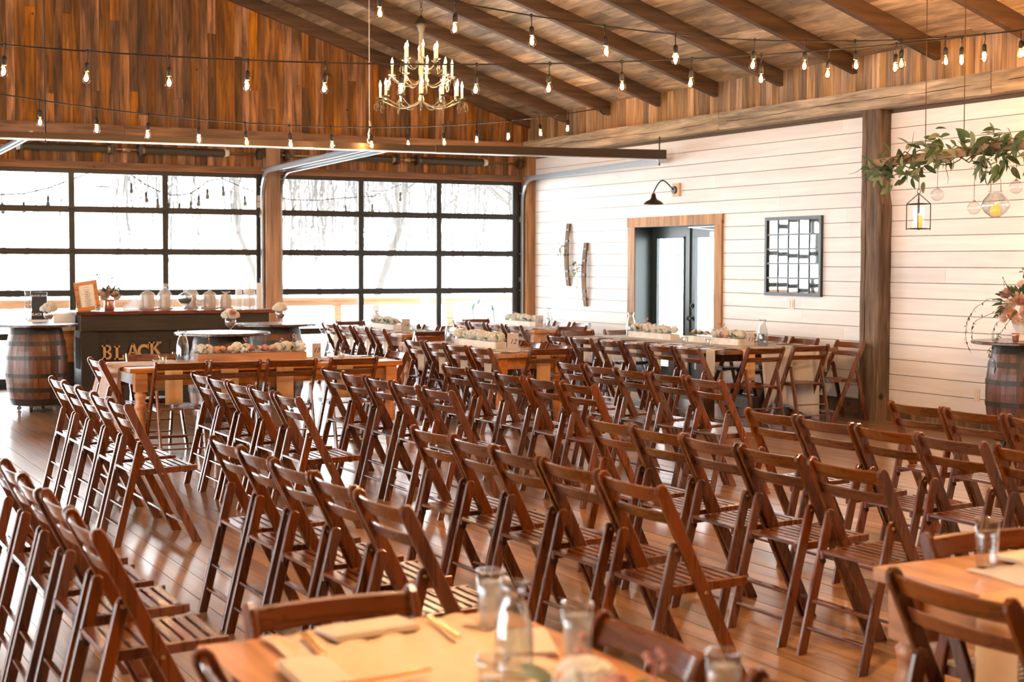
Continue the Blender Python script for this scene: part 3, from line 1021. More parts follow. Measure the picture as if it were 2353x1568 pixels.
tch(NY, 1.295, 3.47, 'blurred folding chair behind the far edge of the front table')
tch(NX, 1.80, 2.78, 'blurred folding chair at right of the front table')
tch(NX, 1.82, 2.22, 'blurred folding chair at bottom right of the front table, nearest one')
tch(PX, .84, 2.87, 'blurred folding chair at left of the front table')
tch(PX, 2.73, 2.88, 'blurred folding chair at left of the table in the lower right corner')
tch(NY, 3.40, 3.45, 'blurred folding chair behind the table in the lower right corner')


# ================================================================== TABLES
TH = 0.77
def turned_leg(mb, x, y, h):
    mb.box(x - .05, x + .05, y - .05, y + .05, h - .16, h)
    prof = [(.024, 0), (.03, .03), (.036, .10), (.044, .2), (.05, .30), (.044, .36), (.036, .40), (.05, .43), (.054, .45), (.04, .48), (.046, .52), (.052, .545), (.034, .56), (.05, h - .16)]
    return mb.lathe(prof, 14, (x, y, 0), True)


def farm_table(label, x0, x1, y0, y1, top='farm_top', body='farm', turned=True, inset=.10):
    """planked top, aprons, four legs; the long side decides the plank direction"""
    cx, cy = (x0 + x1) / 2, (y0 + y1) / 2
    alongx = (x1 - x0) > (y1 - y0)
    L, Wd = (x1 - x0, y1 - y0) if alongx else (y1 - y0, x1 - x0)
    t = thing('dining_table', label, 'table', (cx, cy, 0), 0 if alongx else PI / 2)
    npl = max(3, int(round(Wd / .2)))
    for i in range(npl):
        a = -Wd / 2 + Wd * i / npl
        MB().prism([(a + .0012, TH - .04), (a + Wd / npl - .0012, TH - .04), (a + Wd / npl - .0012, TH), (a + .0012, TH)], -L / 2, L / 2, 'YZ', .003).build('plank', M[top], t)
    i_ = inset
    hx, hy = L / 2 - i_, Wd / 2 - .07
    ah = .115 if turned else .10
    for s_ in (-1, 1):
        MB().box(-hx + .05, hx - .05, s_ * hy - .012, s_ * hy + .012, TH - .04 - ah, TH - .04).build('apron', M[body], t)
        MB().box(s_ * hx - .012, s_ * hx + .012, -hy + .05, hy - .05, TH - .04 - ah, TH - .04).build('apron', M[body], t)
    for sx in (-1, 1):
        for sy in (-1, 1):
            mb = MB()
            if turned:
                turned_leg(mb, sx * (hx), sy * (hy), TH - .041)
            else:
                mb.box(sx * hx - .07, sx * hx + .07, sy * hy - .07, sy * hy + .07, 0, TH - .041)
            mb.build('leg', M[body], t)
    if not turned:
        MB().box(-hx, hx, -.06, .06, .12, .24).build('stretcher', M[body], t)
    return t


farm_table('honey pine farm table in front of the bar', 2.86, 5.30, 12.42, 13.34)
farm_table('honey pine farm table by the right glass door', 7.22, 7.99, 16.95, 19.48)
farm_table('honey pine farm table in the middle behind the chair rows', 6.50, 7.27, 12.88, 15.33)
farm_table('honey pine farm table in the corner by the white wall', 9.26, 10.14, 17.32, 19.80)
farm_table('large dark trestle table along the white wall', 8.80, 10.26, 12.42, 15.80, 'dark_top', 'dark_table', False, .42)
farm_table('blurred honey wood table at the bottom of the picture', .92, 1.72, .85, 3.36)
farm_table('blurred honey wood table in the lower right corner', 2.92, 3.78, .9, 3.37)


def cloth_strip(name, mat, path, width, thick=.003, wave=None, seg=1):
    """sweep a strip along path [(u,z)] in local XZ, width along Y, optional wave(u_index, t)->offset x"""
    mb = MB()
    n = len(path)
    ny = seg
    vs, fs = [], []
    for side in (0, 1):
        for i, (u, z) in enumerate(path):
            p0, p1 = path[max(i - 1, 0)], path[min(i + 1, n - 1)]
            d = Vector((p1[0] - p0[0], p1[1] - p0[1])).normalized()
            nn = Vector((-d.y, d.x))
            for j in range(ny + 1):
                t = j / ny
                ox, oz = wave(i, t) if wave else (0, 0)
                yy = -width / 2 + width * t
                vs.append((u + ox + nn.x * thick * side, yy, z + oz + nn.y * thick * side))
    w1 = ny + 1
    for i in range(n - 1):
        for j in range(ny):
            a = i * w1 + j
            f = (a, a + 1, a + w1 + 1, a + w1)
            fs.append(f)
            o_ = n * w1
            fs.append(tuple(reversed([q + o_ for q in f])))
    o_ = n * w1
    for i in range(n - 1):
        for j in (0, ny):
            a, b_ = i * w1 + j, (i + 1) * w1 + j
            fs.append((a, b_, b_ + o_, a + o_))
    for j in range(ny):
        for i in (0, n - 1):
            a, b_ = i * w1 + j, i * w1 + j + 1
            fs.append((a, b_, b_ + o_, a + o_))
    mb.add(vs, fs, True)
    return mb


def drape_path(on, hang, r=.012, n=5, sag=.0):
    p = [(-on, .002), (-on * .5, .004), (-.02, .002)]
    for i in range(1, n + 1):
        a = PI / 2 * i / n
        p.append((-.02 + (r + .02) * math.sin(a), .002 - r * (1 - math.cos(a))))
    for i in range(1, 6):
        p.append((.012 + sag * i, -r - (hang - r) * i / 5))
    return p


_nap = cloth_strip('napkin', M['napkin'], drape_path(.24, .27), .15, .005, lambda i, t: (.003 * math.sin(t * 9 + i), 0 if i < 3 else 0), 4).mesh('napkin', M['napkin'])
_menu = cloth_strip('menu', M['menu'], drape_path(.24, .31), .15, .003, None, 2).mesh('napkin_kraft', M['menu'])
_knife = MB().bar((-.11, 0, .006), (.0, 0, .006), .014, .005).bar((0, 0, .008), (.10, 0, .010), .016, .007).mesh('knife', M['dark_cutlery'])
_fork = MB().bar((-.02, 0, .006), (.11, 0, .010), .010, .005).bar((-.09, -.010, .008), (-.02, -.008, .006), .003, .003).bar((-.09, -.003, .008), (-.02, -.002, .006), .003, .003) \
    .bar((-.09, .003, .008), (-.02, .002, .006), .003, .003).bar((-.09, .010, .008), (-.02, .008, .006), .003, .003).mesh('fork', M['dark_cutlery'])
_folded = MB()
for q in range(3):
    _folded.prism([(-.11, q * .004), (.11, q * .004), (.112, q * .004 + .002), (.11, q * .004 + .0035), (-.11, q * .004 + .0035)], -.06 + q * .004, .06 - q * .004, 'XZ', .0009)
_folded = _folded.mesh('folded_napkin', M['napkin'])


def setting(x, y, face, seat, kraft=False, cutlery=True, hang=True):
    """napkin over the table edge at (x, y); 'face' is the way the guest looks; local +X runs off the table towards the guest"""
    rz = face + PI
    o = obj('napkin', _menu if kraft else _nap, None, (x, y, TH), (0, 0, rz + random.uniform(-.05, .05)))
    tag(o, '%s napkin hanging over the edge at %s' % ('tan' if kraft else 'cream', seat), 'napkin', 'napkins on the dining tables')
    if cutlery:
        c, s_ = math.cos(rz), math.sin(rz)
        def at(u, v): return (x + c * u - s_ * v, y + s_ * u + c * v, TH + .001)
        k = obj('table_knife', _knife, None, at(-.17, .115), (0, 0, rz + random.uniform(-.15, .15)))
        tag(k, 'dark handled knife beside the napkin at %s' % seat, 'knife', 'dark cutlery on the dining tables')
        f = obj('table_fork', _fork, None, at(-.17, -.115), (0, 0, rz + random.uniform(-.15, .15)))
        tag(f, 'dark handled fork beside the napkin at %s' % seat, 'fork', 'dark cutlery on the dining tables')


for i, xx in enumerate((3.22, 3.70, 4.19, 4.74)):
    setting(xx, 12.415, PY, 'the bar-side table near side, %s seat' % ORD[i], True)
setting(3.36, 13.345, NY, 'the bar-side table far side seat', False)
setting(5.305, 12.88, NX, 'the bar-side table right end seat')
for i, yy in enumerate((17.42, 18.0, 18.60, 19.17)):
    setting(7.215, yy, PX, 'the window table left side, %s seat' % ORD[i])
    setting(7.995, yy + .05, NX, 'the window table right side, %s seat' % ORD[i])
setting(7.45, 16.945, PY, 'the window table near end seat', True)
for i, yy in enumerate((13.08, 13.62, 14.15, 14.69)):
    setting(6.495, yy, PX, 'the middle table left side, %s seat' % ORD[i])
    setting(7.275, yy + .17, NX, 'the middle table right side, %s seat' % ORD[i])
setting(6.98, 12.875, PY, 'the middle table near end seat', True)
for i, yy in enumerate((17.62, 18.18, 18.74, 19.30)):
    setting(9.255, yy, PX, 'the corner table left side, %s seat' % ORD[i])
setting(9.72, 17.315, PY, 'the corner table near end seat', True)
for i, yy in enumerate((12.62, 13.12, 13.62, 14.12, 14.62, 15.12)):
    setting(8.795, yy, PX, 'the dark trestle table left side, %s seat' % ORD[i])
for i, yy in enumerate((12.70, 13.25, 13.82, 14.40)):
    setting(10.265, yy, NX, 'the dark trestle table wall side, %s seat' % ORD[i])
setting(9.10, 12.415, PY, 'the dark trestle table near end, left seat', True)
setting(9.75, 12.415, PY, 'the dark trestle table near end, right seat', True)
setting(2.915, 2.86, PX, 'lower right table, left seat', True, False)
setting(1.20, 3.28, NY, 'front table far seat', True, False) if False else None


def runner(label, mat, x0, x1, y0, y1, hang_near=0.0, axis='Y', waves=.004):
    """flat cloth along the table with an optional fold hanging at the near (low Y / low X) end"""
    L = (y1 - y0) if axis == 'Y' else (x1 - x0)
    Wd = (x1 - x0) if axis == 'Y' else (y1 - y0)
    path = []
    n = 24
    for i in range(n + 1):
        path.append((-L + (L - .03) * i / n, .0016))
    if hang_near > 0:
        for i in range(1, 5):
            a = PI / 2 * i / 4
            path.append((-.03 + .05 * math.sin(a), .0016 - .012 * (1 - math.cos(a))))
        for i in range(1, 9):
            path.append((.022 + .01 * i / 8, -.012 - hang_near * i / 8))
    seed = random.random() * 6
    def wv(i, t):
        if i <= n:
            return (0, abs(waves * math.sin(t * 17 + seed + i * .9) * math.sin(i * .55 + seed)))
        q = (i - n) / 12
        return ((.075 * math.sin(t * 17 + seed) + .035 * math.sin(t * 39 + 1)) * q + .03 * q, .10 * q * math.sin(t * PI * 1.3 + .4) * (1 if hang_near > .5 else .2))
    mb = cloth_strip('runner', mat, path, Wd, .0016, wv, 26)
    if axis == 'Y':
        loc, rz = ((x0 + x1) / 2, y0, TH), -PI / 2
    else:
        loc, rz = (x0, (y0 + y1) / 2, TH), PI
    o = mb.build('table_runner', mat, None, loc, (0, 0, rz))
    return tag(o, label, 'table runner')


runner('sheer white runner on the dark trestle table, draping to the floor at the near end', M['runner_white'], 9.20, 9.98, 12.40, 15.7, .64)
runner('white runner along the middle table', M['runner_white'], 6.62, 7.14, 13.05, 15.25)
runner('white runner along the window table', M['runner_white'], 7.34, 7.86, 17.1, 19.4)
runner('white runner along the corner table', M['runner_white'], 9.42, 9.98, 17.5, 19.7)
runner('blush runner on the bar-side table hanging over the left end', M['runner_blush'], 2.84, 5.1, 12.66, 13.2, .36, 'X')
runner('beige crumpled runner along the blurred front table', M['runner_beige'], 1.06, 1.58, .9, 3.33, 0, 'Y', .014)
runner('pale runner on the blurred lower right table', M['runner_white'], 3.10, 3.66, .95, 3.18, 0, 'Y', .008)
o = obj('folded_napkin', _folded, None, (1.30, 3.26, TH + .016), (0, 0, .12)); tag(o, 'folded tan napkin lying at the far edge of the front table', 'napkin')
o = obj('folded_napkin', _folded, None, (1.60, 3.02, TH + .002), (0, 0, 1.2)); tag(o, 'folded napkin between the glasses on the front table', 'napkin')
o = obj('folded_napkin', _folded, None, (1.06, 2.95, TH + .016), (0, 0, 1.5)); tag(o, 'folded napkin at the left seat of the front table', 'napkin')
o = obj('folded_napkin', _folded, None, (3.40, 3.22, TH + .010), (0, 0, .1)); tag(o, 'folded napkin on the lower right table, far seat', 'napkin')
_gk = MB().bar((-.10, 0, .006), (.10, 0, .009), .014, .006).mesh('gold_knife', M['gold'])
for x_, y_, rz, lb in ((1.13, 3.16, 1.45, 'gold knife left of the folded napkin on the front table'), (1.46, 3.18, 1.5, 'gold knife right of the folded napkin on the front table'),
                       (1.18, 2.84, .1, 'gold knife at the left seat of the front table')):
    tag(obj('table_knife', _gk, None, (x_, y_, TH + .018), (0, 0, rz)), lb, 'knife', 'gold cutlery on the front table')


# ================================================================== GLASSWARE
def lathe_glass(prof, t=.0025):
    """closed thin shell: outer profile up, inner back down"""
    inner = [(max(r - t, .0005), z + (t if i == 0 else 0)) for i, (r, z) in enumerate(prof)]
    return [(.0005, prof[0][1])] + prof + list(reversed(inner)) + [(.0005, prof[0][1] + t)]


CAR = [(.045, 0), (.048, .01), (.050, .06), (.046, .13), (.034, .18), (.026, .20), (.026, .215), (.036, .245)]
_car = MB().lathe(lathe_glass(CAR), 20, cap0=False, cap1=False).mesh('carafe_glass', M['glass'])
_carw = MB().lathe([(.0005, .006), (.044, .007), (.0465, .06), (.043, .12), (.0005, .121)], 18, cap0=False, cap1=False).mesh('carafe_water', M['water'])


def carafe(x, y, label, s_=1.0, z=TH, water=True):
    t = thing('water_carafe', label, 'carafe', (x, y, z + .002), random.random())
    t.scale = (s_, s_, s_)
    obj('glass_body', _car, t)
    if water: obj('water', _carw, t)
    return t


_tumP = [(.028, 0), (.031, .012), (.033, .08), (.0345, .145)]
_tum = MB().lathe(lathe_glass(_tumP, .003), 20, cap0=False, cap1=False).mesh('tumbler_glass', M['glass'])
_tumw = MB().lathe([(.0005, .006), (.027, .007), (.0305, .118), (.0005, .119)], 18, cap0=False, cap1=False).mesh('tumbler_water', M['iced'])


def tumbler(x, y, label, water=True, s_=1.0):
    t = thing('drinking_glass', label, 'glass', (x, y, TH + .002))
    t.scale = (s_,) * 3
    obj('glass_body', _tum, t)
    if water: obj('water', _tumw, t)


_vot = MB().lathe(lathe_glass([(.024, 0), (.027, .01), (.032, .05), (.037, .072)], .004), 14, cap0=False, cap1=False).mesh('votive_glass', M['copper'])
_votc = MB().lathe(lathe_glass([(.024, 0), (.027, .01), (.032, .05), (.037, .072)], .004), 14, cap0=False, cap1=False).mesh('votive_clear', M['glass'])
_votw = MB().lathe([(.021, .006), (.022, .035)], 12).mesh('votive_wax', M['paper'])
_votf = MB().ball((0, 0, .046), .006, 8, 6, 1.8).mesh('votive_flame', M['flame_small'])


def votive(x, y, label, z=TH, clear=True, lit=True):
    t = thing('votive_candle', label, 'candle', (x, y, z + .001))
    obj('glass_cup', _votc if clear else _vot, t)
    obj('wax', _votw, t)
    if lit: obj('flame', _votf, t)


carafe(3.45, 12.98, 'full clear carafe on the bar-side table in front of the bar', 1.15)
carafe(4.80, 13.10, 'clear carafe beside the number card on the bar-side table', 1.1)
carafe(7.70, 17.72, 'clear carafe beside the number card on the window table', 1.1)
carafe(6.93, 14.92, 'clear carafe behind the flower box on the middle table', 1.15)
carafe(9.80, 17.92, 'clear carafe beside the number card on the corner table', 1.1)
carafe(9.70, 12.98, 'tall clear carafe beside the framed number on the dark trestle table', 1.15)
carafe(9.60, 15.48, 'clear carafe at the far end of the dark trestle table', 1.15)
carafe(1.44, 2.78, 'blurred carafe in the middle of the front table', .86)
tumbler(1.585, 3.18, 'tall water glass farthest back on the front table')
tumbler(1.60, 2.79, 'tall water glass at the right of the front table')
tumbler(1.645, 2.31, 'water glass at the bottom edge right of the front table')
tumbler(3.20, 3.20, 'tall clear glass on the lower right table', False)
votive(3.25, 12.88, 'pressed glass votive on the bar-side table near the carafe')
votive(4.90, 12.92, 'pressed glass votive at the right end of the bar-side table')
votive(9.28, 13.85, 'small clear votive on the dark trestle table between the flower boxes')
votive(9.25, 13.35, 'small clear votive on the dark trestle table before the framed number')
votive(7.62, 17.58, 'small clear votive before the number card on the window table')
votive(1.36, 2.72, 'blurred cut glass votive left of the carafe on the front table', lit=False)


# ================================================================== TEXT AS FLAT PRINT
def text_mesh(txt, size, mat, shear=0.0, extrude=.0006, align='CENTER'):
    cu = bpy.data.curves.new('txt', 'FONT')
    cu.body = txt
    cu.size = size
    cu.shear = shear
    cu.extrude = extrude
    cu.align_x = align
    cu.resolution_u = 3
    to = bpy.data.objects.new('txt', cu)
    col.objects.link(to)
    dg = bpy.context.evaluated_depsgraph_get()
    me = bpy.data.meshes.new_from_object(to.evaluated_get(dg))
    bpy.data.objects.remove(to)
    me.materials.clear()
    me.materials.append(mat)
    return me


def number_card(num, x, y, label, look_rz, frame=True, s_=1.0):
    """framed table number; card faces local -Y"""
    t = thing('table_number_card', label, 'table number', (x, y, TH + .003), look_rz)
    t.scale = (s_,) * 3
    w_, h_ = .105, .155
    if frame:
        MB().bar((-w_ / 2, 0, 0), (-w_ / 2, 0, h_), .004, .008).bar((w_ / 2, 0, 0), (w_ / 2, 0, h_), .004, .008).bar((-w_ / 2, 0, h_), (w_ / 2, 0, h_), .004, .008) \
            .bar((-w_ / 2, 0, .002), (w_ / 2, 0, .002), .004, .008).build('frame', M['brass'], t)
        MB().box(-w_ / 2, w_ / 2, -.001, .001, .003, h_).build('glass_sheet', M['glass'], t)
        cw, c0, c1 = .040, .012, .138
    else:
        cw, c0, c1 = .052, 0, .155
    MB().box(-cw, cw, -.004, -.002, c0, c1).build('card', M['grey_card'], t)
    obj('number', text_mesh(num, .062, M['ink'], .35, .0004), t, (0, -.005, (c0 + c1) / 2 - .02), (PI / 2, 0, 0))
    MB().box(-.02, .02, .0, .05, 0, .004).build('foot', M['brass'], t)


number_card('15', 4.70, 13.02, 'framed blush card reading 15 on the bar-side table', -.25)
number_card('14', 7.58, 17.66, 'grey card reading 14 before the glass door', -.42, False, 1.05)
number_card('13', 9.70, 18.00, 'grey card reading 13 in the corner by the white wall', -.42, False, 1.05)
number_card('12', 6.93, 13.42, 'tan card reading 12 at the end of a flower box', -.36, False, 1.1)
number_card('11', 9.50, 12.93, 'framed blush card reading 11 beside the tall carafe', -.40, True, 1.05)


# ================================================================== FLOWERS
def leaf_mesh(name, mat, L=.07, W=.026, bend=.25):
    vs, fs = [], []
    n = 5
    for i in range(n + 1):
        t = i / n
        w_ = W / 2 * math.sin(PI * min(1, t * .92 + .06)) ** .8 if 0 < i < n else .0006
        z = -bend * L * t * t
        vs += [(L * t, -w_, z + w_ * .35), (L * t, 0, z), (L * t, w_, z + w_ * .35)]
    for i in range(n):
        a = i * 3
        fs += [(a, a + 3, a + 4, a + 1), (a + 1, a + 4, a + 5, a + 2)]
    return MB().add(vs, fs, True).mesh(name, mat)


def rnd_dir(zmin=-1.0):
    while True:
        v = Vector((random.gauss(0, 1), random.gauss(0, 1), random.gauss(0, 1))).normalized()
        if v.z >= zmin: return v


def hydrangea_mesh(name, mat, r=.055, n=70):
    mb = MB().ball((0, 0, 0), r * .8, 10, 7, .85)
    for k in range(n):
        d = rnd_dir(-.35)
        a = d.orthogonal().normalized()
        b_ = d.cross(a)
        ang_ = random.random() * PI
        c = Vector((d.x, d.y, d.z * .85)) * r
        p = r * .26
        for q in range(4):
            t = ang_ + q * PI / 2
            e1 = a * math.cos(t - .6) + b_ * math.sin(t - .6)
            e2 = a * math.cos(t + .6) + b_ * math.sin(t + .6)
            em = a * math.cos(t) + b_ * math.sin(t)
            mb.add([c - d * .004, c + e1 * p * .8 + d * .003, c + em * p + d * .001, c + e2 * p * .8 + d * .003], [(0, 1, 2, 3)], True)
    return mb.mesh(name, mat)


def rose_mesh(name, mat, r=.035):
    mb = MB().ball((0, 0, 0), r * .45, 8, 6)
    for layer, (np_, rad, tilt) in enumerate(((3, .35, 1.25), (4, .6, 1.0), (5, .85, .7), (6, 1.0, .4))):
        for k in range(np_):
            a0 = 2 * PI * k / np_ + layer * .5
            vs, fs = [], []
            n1, n2 = 4, 4
            for i in range(n1 + 1):
                h = i / n1
                for j in range(n2 + 1):
                    s_ = (j / n2 - .5) * (2.3 * PI / np_)
                    rr = r * rad * (.25 + .75 * math.sin(h * PI / 2) ** .7) * (1 + .12 * (h > .8))
                    z = r * (-.55 + h * (1.1 * tilt + .15) - .12 * abs(j / n2 - .5) * h)
                    vs.append((rr * math.cos(a0 + s_), rr * math.sin(a0 + s_), z))
            for i in range(n1):
                for j in range(n2):
                    q = i * (n2 + 1) + j
                    fs.append((q, q + 1, q + n2 + 2, q + n2 + 1))
            mb.add(vs, fs, True)
    return mb.mesh(name, mat)


HYD = [hydrangea_mesh('hydrangea_head', M['hydrangea']) for _ in range(3)]
ROSE = [rose_mesh('rose_head', M[k]) for k in ('rose_peach', 'rose_blush', 'rose_mauve')]
LEAF = leaf_mesh('leaf_blade', M['leaf'])
LEAFG = leaf_mesh('leaf_grey', M['leaf_grey'], .075, .024, .15)
LEAFS = leaf_mesh('leaf_small', M['leaf'], .035, .014, .2)


def put_leaf(parent, me, p, d, s_=1.0, roll_=None):
    d = Vector(d).normalized()
    q = d.to_track_quat('X', 'Z')
    o = obj('leaf', me, parent, p)
    o.rotation_mode = 'QUATERNION'
    from mathutils import Quaternion
    o.rotation_quaternion = q @ Quaternion((1, 0, 0), roll_ if roll_ is not None else random.uniform(-.8, .8))
    o.scale = (s_,) * 3
    return o


def flower_box(label, x, y, L, along, mat, z=TH, s_=1.0, kinds='hhrh', leaves=14):
    """long planter with flower heads; local X along the box"""
    t = thing('flower_box', label, 'flower box', (x, y, z + .003), 0 if along == 'X' else PI / 2)
    t.scale = (1, 1, 1)
    w_, h_, th = .125, .07, .014
    MB().box(-L / 2, L / 2, -w_ / 2, -w_ / 2 + th, 0, h_).build('side_board', M[mat], t)
    MB().box(-L / 2, L / 2, w_ / 2 - th, w_ / 2, 0, h_).build('side_board', M[mat], t)
    MB().box(-L / 2, -L / 2 + th, -w_ / 2 + th, w_ / 2 - th, 0, h_).build('end_board', M[mat], t)
    MB().box(L / 2 - th, L / 2, -w_ / 2 + th, w_ / 2 - th, 0, h_).build('end_board', M[mat], t)
    MB().box(-L / 2 + th, L / 2 - th, -w_ / 2 + th, w_ / 2 - th, .01, .05).build('moss', M['leaf'], t)
    n = int(L / .066)
    for i in range(n):
        xx = -L / 2 + .05 + (L - .1) * i / max(1, n - 1)
        k = random.choice(kinds)
        yy = random.uniform(.0, .035) * (1 if i % 2 else -1)
        if k == 'h':
            o = obj('hydrangea_head', random.choice(HYD), t, (xx, yy, h_ + .035 + random.uniform(0, .015)), (random.random(), random.random(), random.random() * 6))
            o.scale = (random.uniform(.85, 1.15) * s_,) * 3
        else:
            o = obj('rose_head', (random.choice((ROSE[1], ROSE[1], ROSE[0], ROSE[2])) if k == 'r' else random.choice(ROSE)), t, (xx, yy, h_ + .035), (random.uniform(-.7, .7), random.uniform(-.7, .7), random.random() * 6))
            o.scale = (random.uniform(.9, 1.2) * s_,) * 3
    for i in range(leaves * 2):
        xx = random.uniform(-L / 2, L / 2)
        sy = random.choice((-1, 1))
        put_leaf(t, random.choice((LEAF, LEAF, LEAFG)), (xx, sy * .03, h_ + .015), (random.uniform(-.6, .6), sy * random.uniform(.2, 1), random.uniform(.1, .9)), random.uniform(.7, 1.3))
    for i in range(leaves // 4):
        xx = random.uniform(-L / 2 + .04, L / 2 - .04)
        tp = Vector((xx + random.uniform(-.04, .04), random.uniform(-.05, .05), h_ + random.uniform(.10, .15)))
        mb = MB().tube([(xx, 0, h_ - .02), tp], .0015, 5)
        for q in range(6):
            mb.ball(tp + rnd_dir() * .018, .006, 6, 4)
        mb.build('berry_sprig', M['rose_mauve'], t)
    return t


flower_box('pine flower box with cream and blush flowers on the bar-side table', 4.07, 12.98, 1.0, 'X', 'planter_wood', kinds='hhrhr', leaves=18, s_=.95)
flower_box('grey green leafy flower box on the window table before the glass', 7.63, 18.47, .86, 'Y', 'planter', kinds='hrh', leaves=30)
flower_box('whitewashed flower box with cream hydrangeas on the middle table', 6.90, 14.12, .98, 'Y', 'planter', kinds='h', leaves=10)
flower_box('whitewashed flower box with cream hydrangeas on the corner table', 9.72, 18.62, .84, 'Y', 'planter', kinds='h', leaves=8)
flower_box('whitewashed flower box with cream flowers, farther one on the dark trestle table', 9.50, 14.82, .92, 'Y', 'planter', kinds='hhr', leaves=16)
flower_box('whitewashed flower box with blush roses, nearer one on the dark trestle table', 9.52, 13.56, .94, 'Y', 'planter', kinds='hrrh', leaves=18)
flower_box('blurred flower box at the bottom edge of the front table', 1.36, 2.0, .9, 'Y', 'planter', kinds='hrhp', leaves=26)

# ================================================================== BARREL TABLES
NST = 22
def barrel_profile(z, H=.86):
    t = z / H * 2 - 1
    return .335 - .068 * t * t


def make_stave():
    n = 10
    H = .86
    da = PI / NST * .985
    vs, fs = [], []
    for i in range(n + 1):
        z = H * i / n
        r = barrel_profile(z)
        for rr in (r, r - .025):
            for a in (-da, 0, da):
                vs.append((rr * math.cos(a), rr * math.sin(a), z))
    for i in range(n):
        a, b_ = i * 6, (i + 1) * 6
        for j in range(2):
            fs.append((a + j, a + j + 1, b_ + j + 1, b_ + j))
            fs.append((a + 3 + j + 1, a + 3 + j, b_ + 3 + j, b_ + 3 + j + 1))
        fs.append((a, b_, b_ + 3, a + 3))
        fs.append((a + 2, a + 5, b_ + 5, b_ + 2))
    for e in (0, n * 6):
        fs += [(e, e + 3, e + 4, e + 1), (e + 1, e + 4, e + 5, e + 2)]
    return MB().add(vs, fs).mesh('barrel_stave', M['stave'])


_stave = make_stave()
_hoops = []
for z0_, z1_ in ((.004, .075), (.15, .20), (.31, .355), (.505, .55), (.66, .71), (.785, .856)):
    r0, r1 = barrel_profile(z0_) + .002, barrel_profile(z1_) + .002
    _hoops.append(MB().lathe([(r0 - .004, z0_), (r0 + .003, z0_), (r1 + .003, z1_), (r1 - .004, z1_)], 36, cap0=False, cap1=False, smooth=False).mesh('barrel_hoop', M['hoop']))
_btop = MB().lathe([(.0005, 0), (.455, 0), (.468, .006), (.468, .022), (.460, .028), (.0005, .028)], 56, smooth=False, cap0=False, cap1=False).mesh('barrel_table_top', M['barrel_top'])
_caster = MB().tube([(0, -.012, .024), (0, .012, .024)], .024, 12).bar((-.004, 0, .03), (0, 0, .075), .02, .03, (0, 1, 0)).mesh('caster', M['hoop'])
_bhead = MB().lathe([(.0005, .83), (.24, .83), (.24, .85), (.0005, .85)], 24, cap0=False, cap1=False).mesh('barrel_head', M['barrel_top'])


def barrel_table(label, x, y, rz=0.0):
    t = thing('barrel_table', label, 'barrel table', (x, y, 0), rz)
    b_ = .07
    for i in range(NST):
        obj('stave', _stave, t, (0, 0, b_), (0, 0, 2 * PI * i / NST))
    for hm in _hoops:
        obj('hoop', hm, t, (0, 0, b_))
    obj('barrel_head', _bhead, t, (0, 0, b_))
    obj('table_top', _btop, t, (0, 0, .935))
    MB().box(-.28, .28, -.04, .04, .92, .936).box(-.04, .04, -.28, .28, .92, .936).build('support', M['barrel_top'], t)
    for i in range(4):
        a = PI / 4 + i * PI / 2
        obj('caster', _caster, t, (.2 * math.cos(a), .2 * math.sin(a), 0), (0, 0, a))
    return t


BT = .965
barrel_table('oak barrel table on casters at left in front of the window', 2.93, 17.20, .3)
barrel_table('oak barrel table standing between the bar and the pine farm table', 4.24, 14.45, .6)
barrel_table('oak barrel table beside the bar, nearest the middle post', 5.38, 16.28, .1)
barrel_table('oak barrel table holding the rose arrangement at the right edge', 10.26, 9.85, 1.0)


def goblet_flower(label, x, y, z):
    t = thing('footed_flower_glass', label, 'flower vase', (x, y, z + .001))
    prof = [(.036, 0), (.034, .004), (.007, .012), (.007, .04), (.03, .055), (.052, .085), (.055, .11), (.046, .135)]
    MB().lathe(lathe_glass(prof, .002), 16, cap0=False, cap1=False).build('goblet', M['glass'], t)
    MB().lathe([(.0005, .058), (.03, .06), (.046, .085), (.048, .105), (.0005, .106)], 14, cap0=False, cap1=False).build('rose_filling', M['rose_mauve'], t)
    for dx, dy, dz, s_ in ((0, 0, .175, 1.25), (-.045, -.01, .165, .9), (.045, .01, .165, .9), (.0, -.04, .16, .8)):
        o = obj('hydrangea_head', random.choice(HYD), t, (dx, dy, dz), (0, 0, random.random() * 6))
        o.scale = (s_,) * 3
    return t


goblet_flower('cream hydrangea in a footed glass on the left barrel', 3.03, 16.98, BT)
g = goblet_flower('cream hydrangea with a mauve rose in a footed glass, front barrel', 4.27, 14.28, BT)
o = obj('rose_head', ROSE[2], g, (.0, -.075, .19), (1.2, 0, 0)); o.scale = (.9,) * 3
goblet_flower('cream hydrangea in a footed glass on the barrel by the post', 5.42, 16.2, BT)

# ================================================================== THE BAR
br = thing('bar_counter', 'black stained bar counter with gold letters and brown top', 'bar', (4.56, 17.4, 0))
bx = -4.56
MB().prism([(3.40 + bx, -.05), (5.74 + bx, -.05), (5.74 + bx, .62), (3.40 + bx, .62)], 1.045, 1.085, 'XY', .004).build('counter_top', M['bar_top'], br)
MB().box(3.46 + bx, 5.68 + bx, .0, .57, .86, 1.044).build('fascia', M['bar_black'], br)
MB().box(3.66 + bx, 5.60 + bx, .09, .5, .0, .86).build('front_panel', M['bar_black'], br)
MB().box(3.47 + bx, 3.66 + bx, .05, .5, .22, .859).build('side_pilaster', M['bar_side'], br)
MB().box(5.60 + bx, 5.67 + bx, .05, .5, .22, .859).build('side_pilaster', M['bar_side'], br)
MB().box(3.466 + bx, 3.472 + bx, .12, .36, .42, .78).build('side_slot', M['black'], br)
MB().box(3.42 + bx, 5.70 + bx, .02, .5, .0, .22).build('plinth', M['bar_black'], br)
mb = MB()
for a in ((3.78, 4.52, .74, .76), (3.78, 4.52, .36, .38)):
    mb.box(a[0] + bx, a[1] + bx, .075, .09, a[2], a[3])
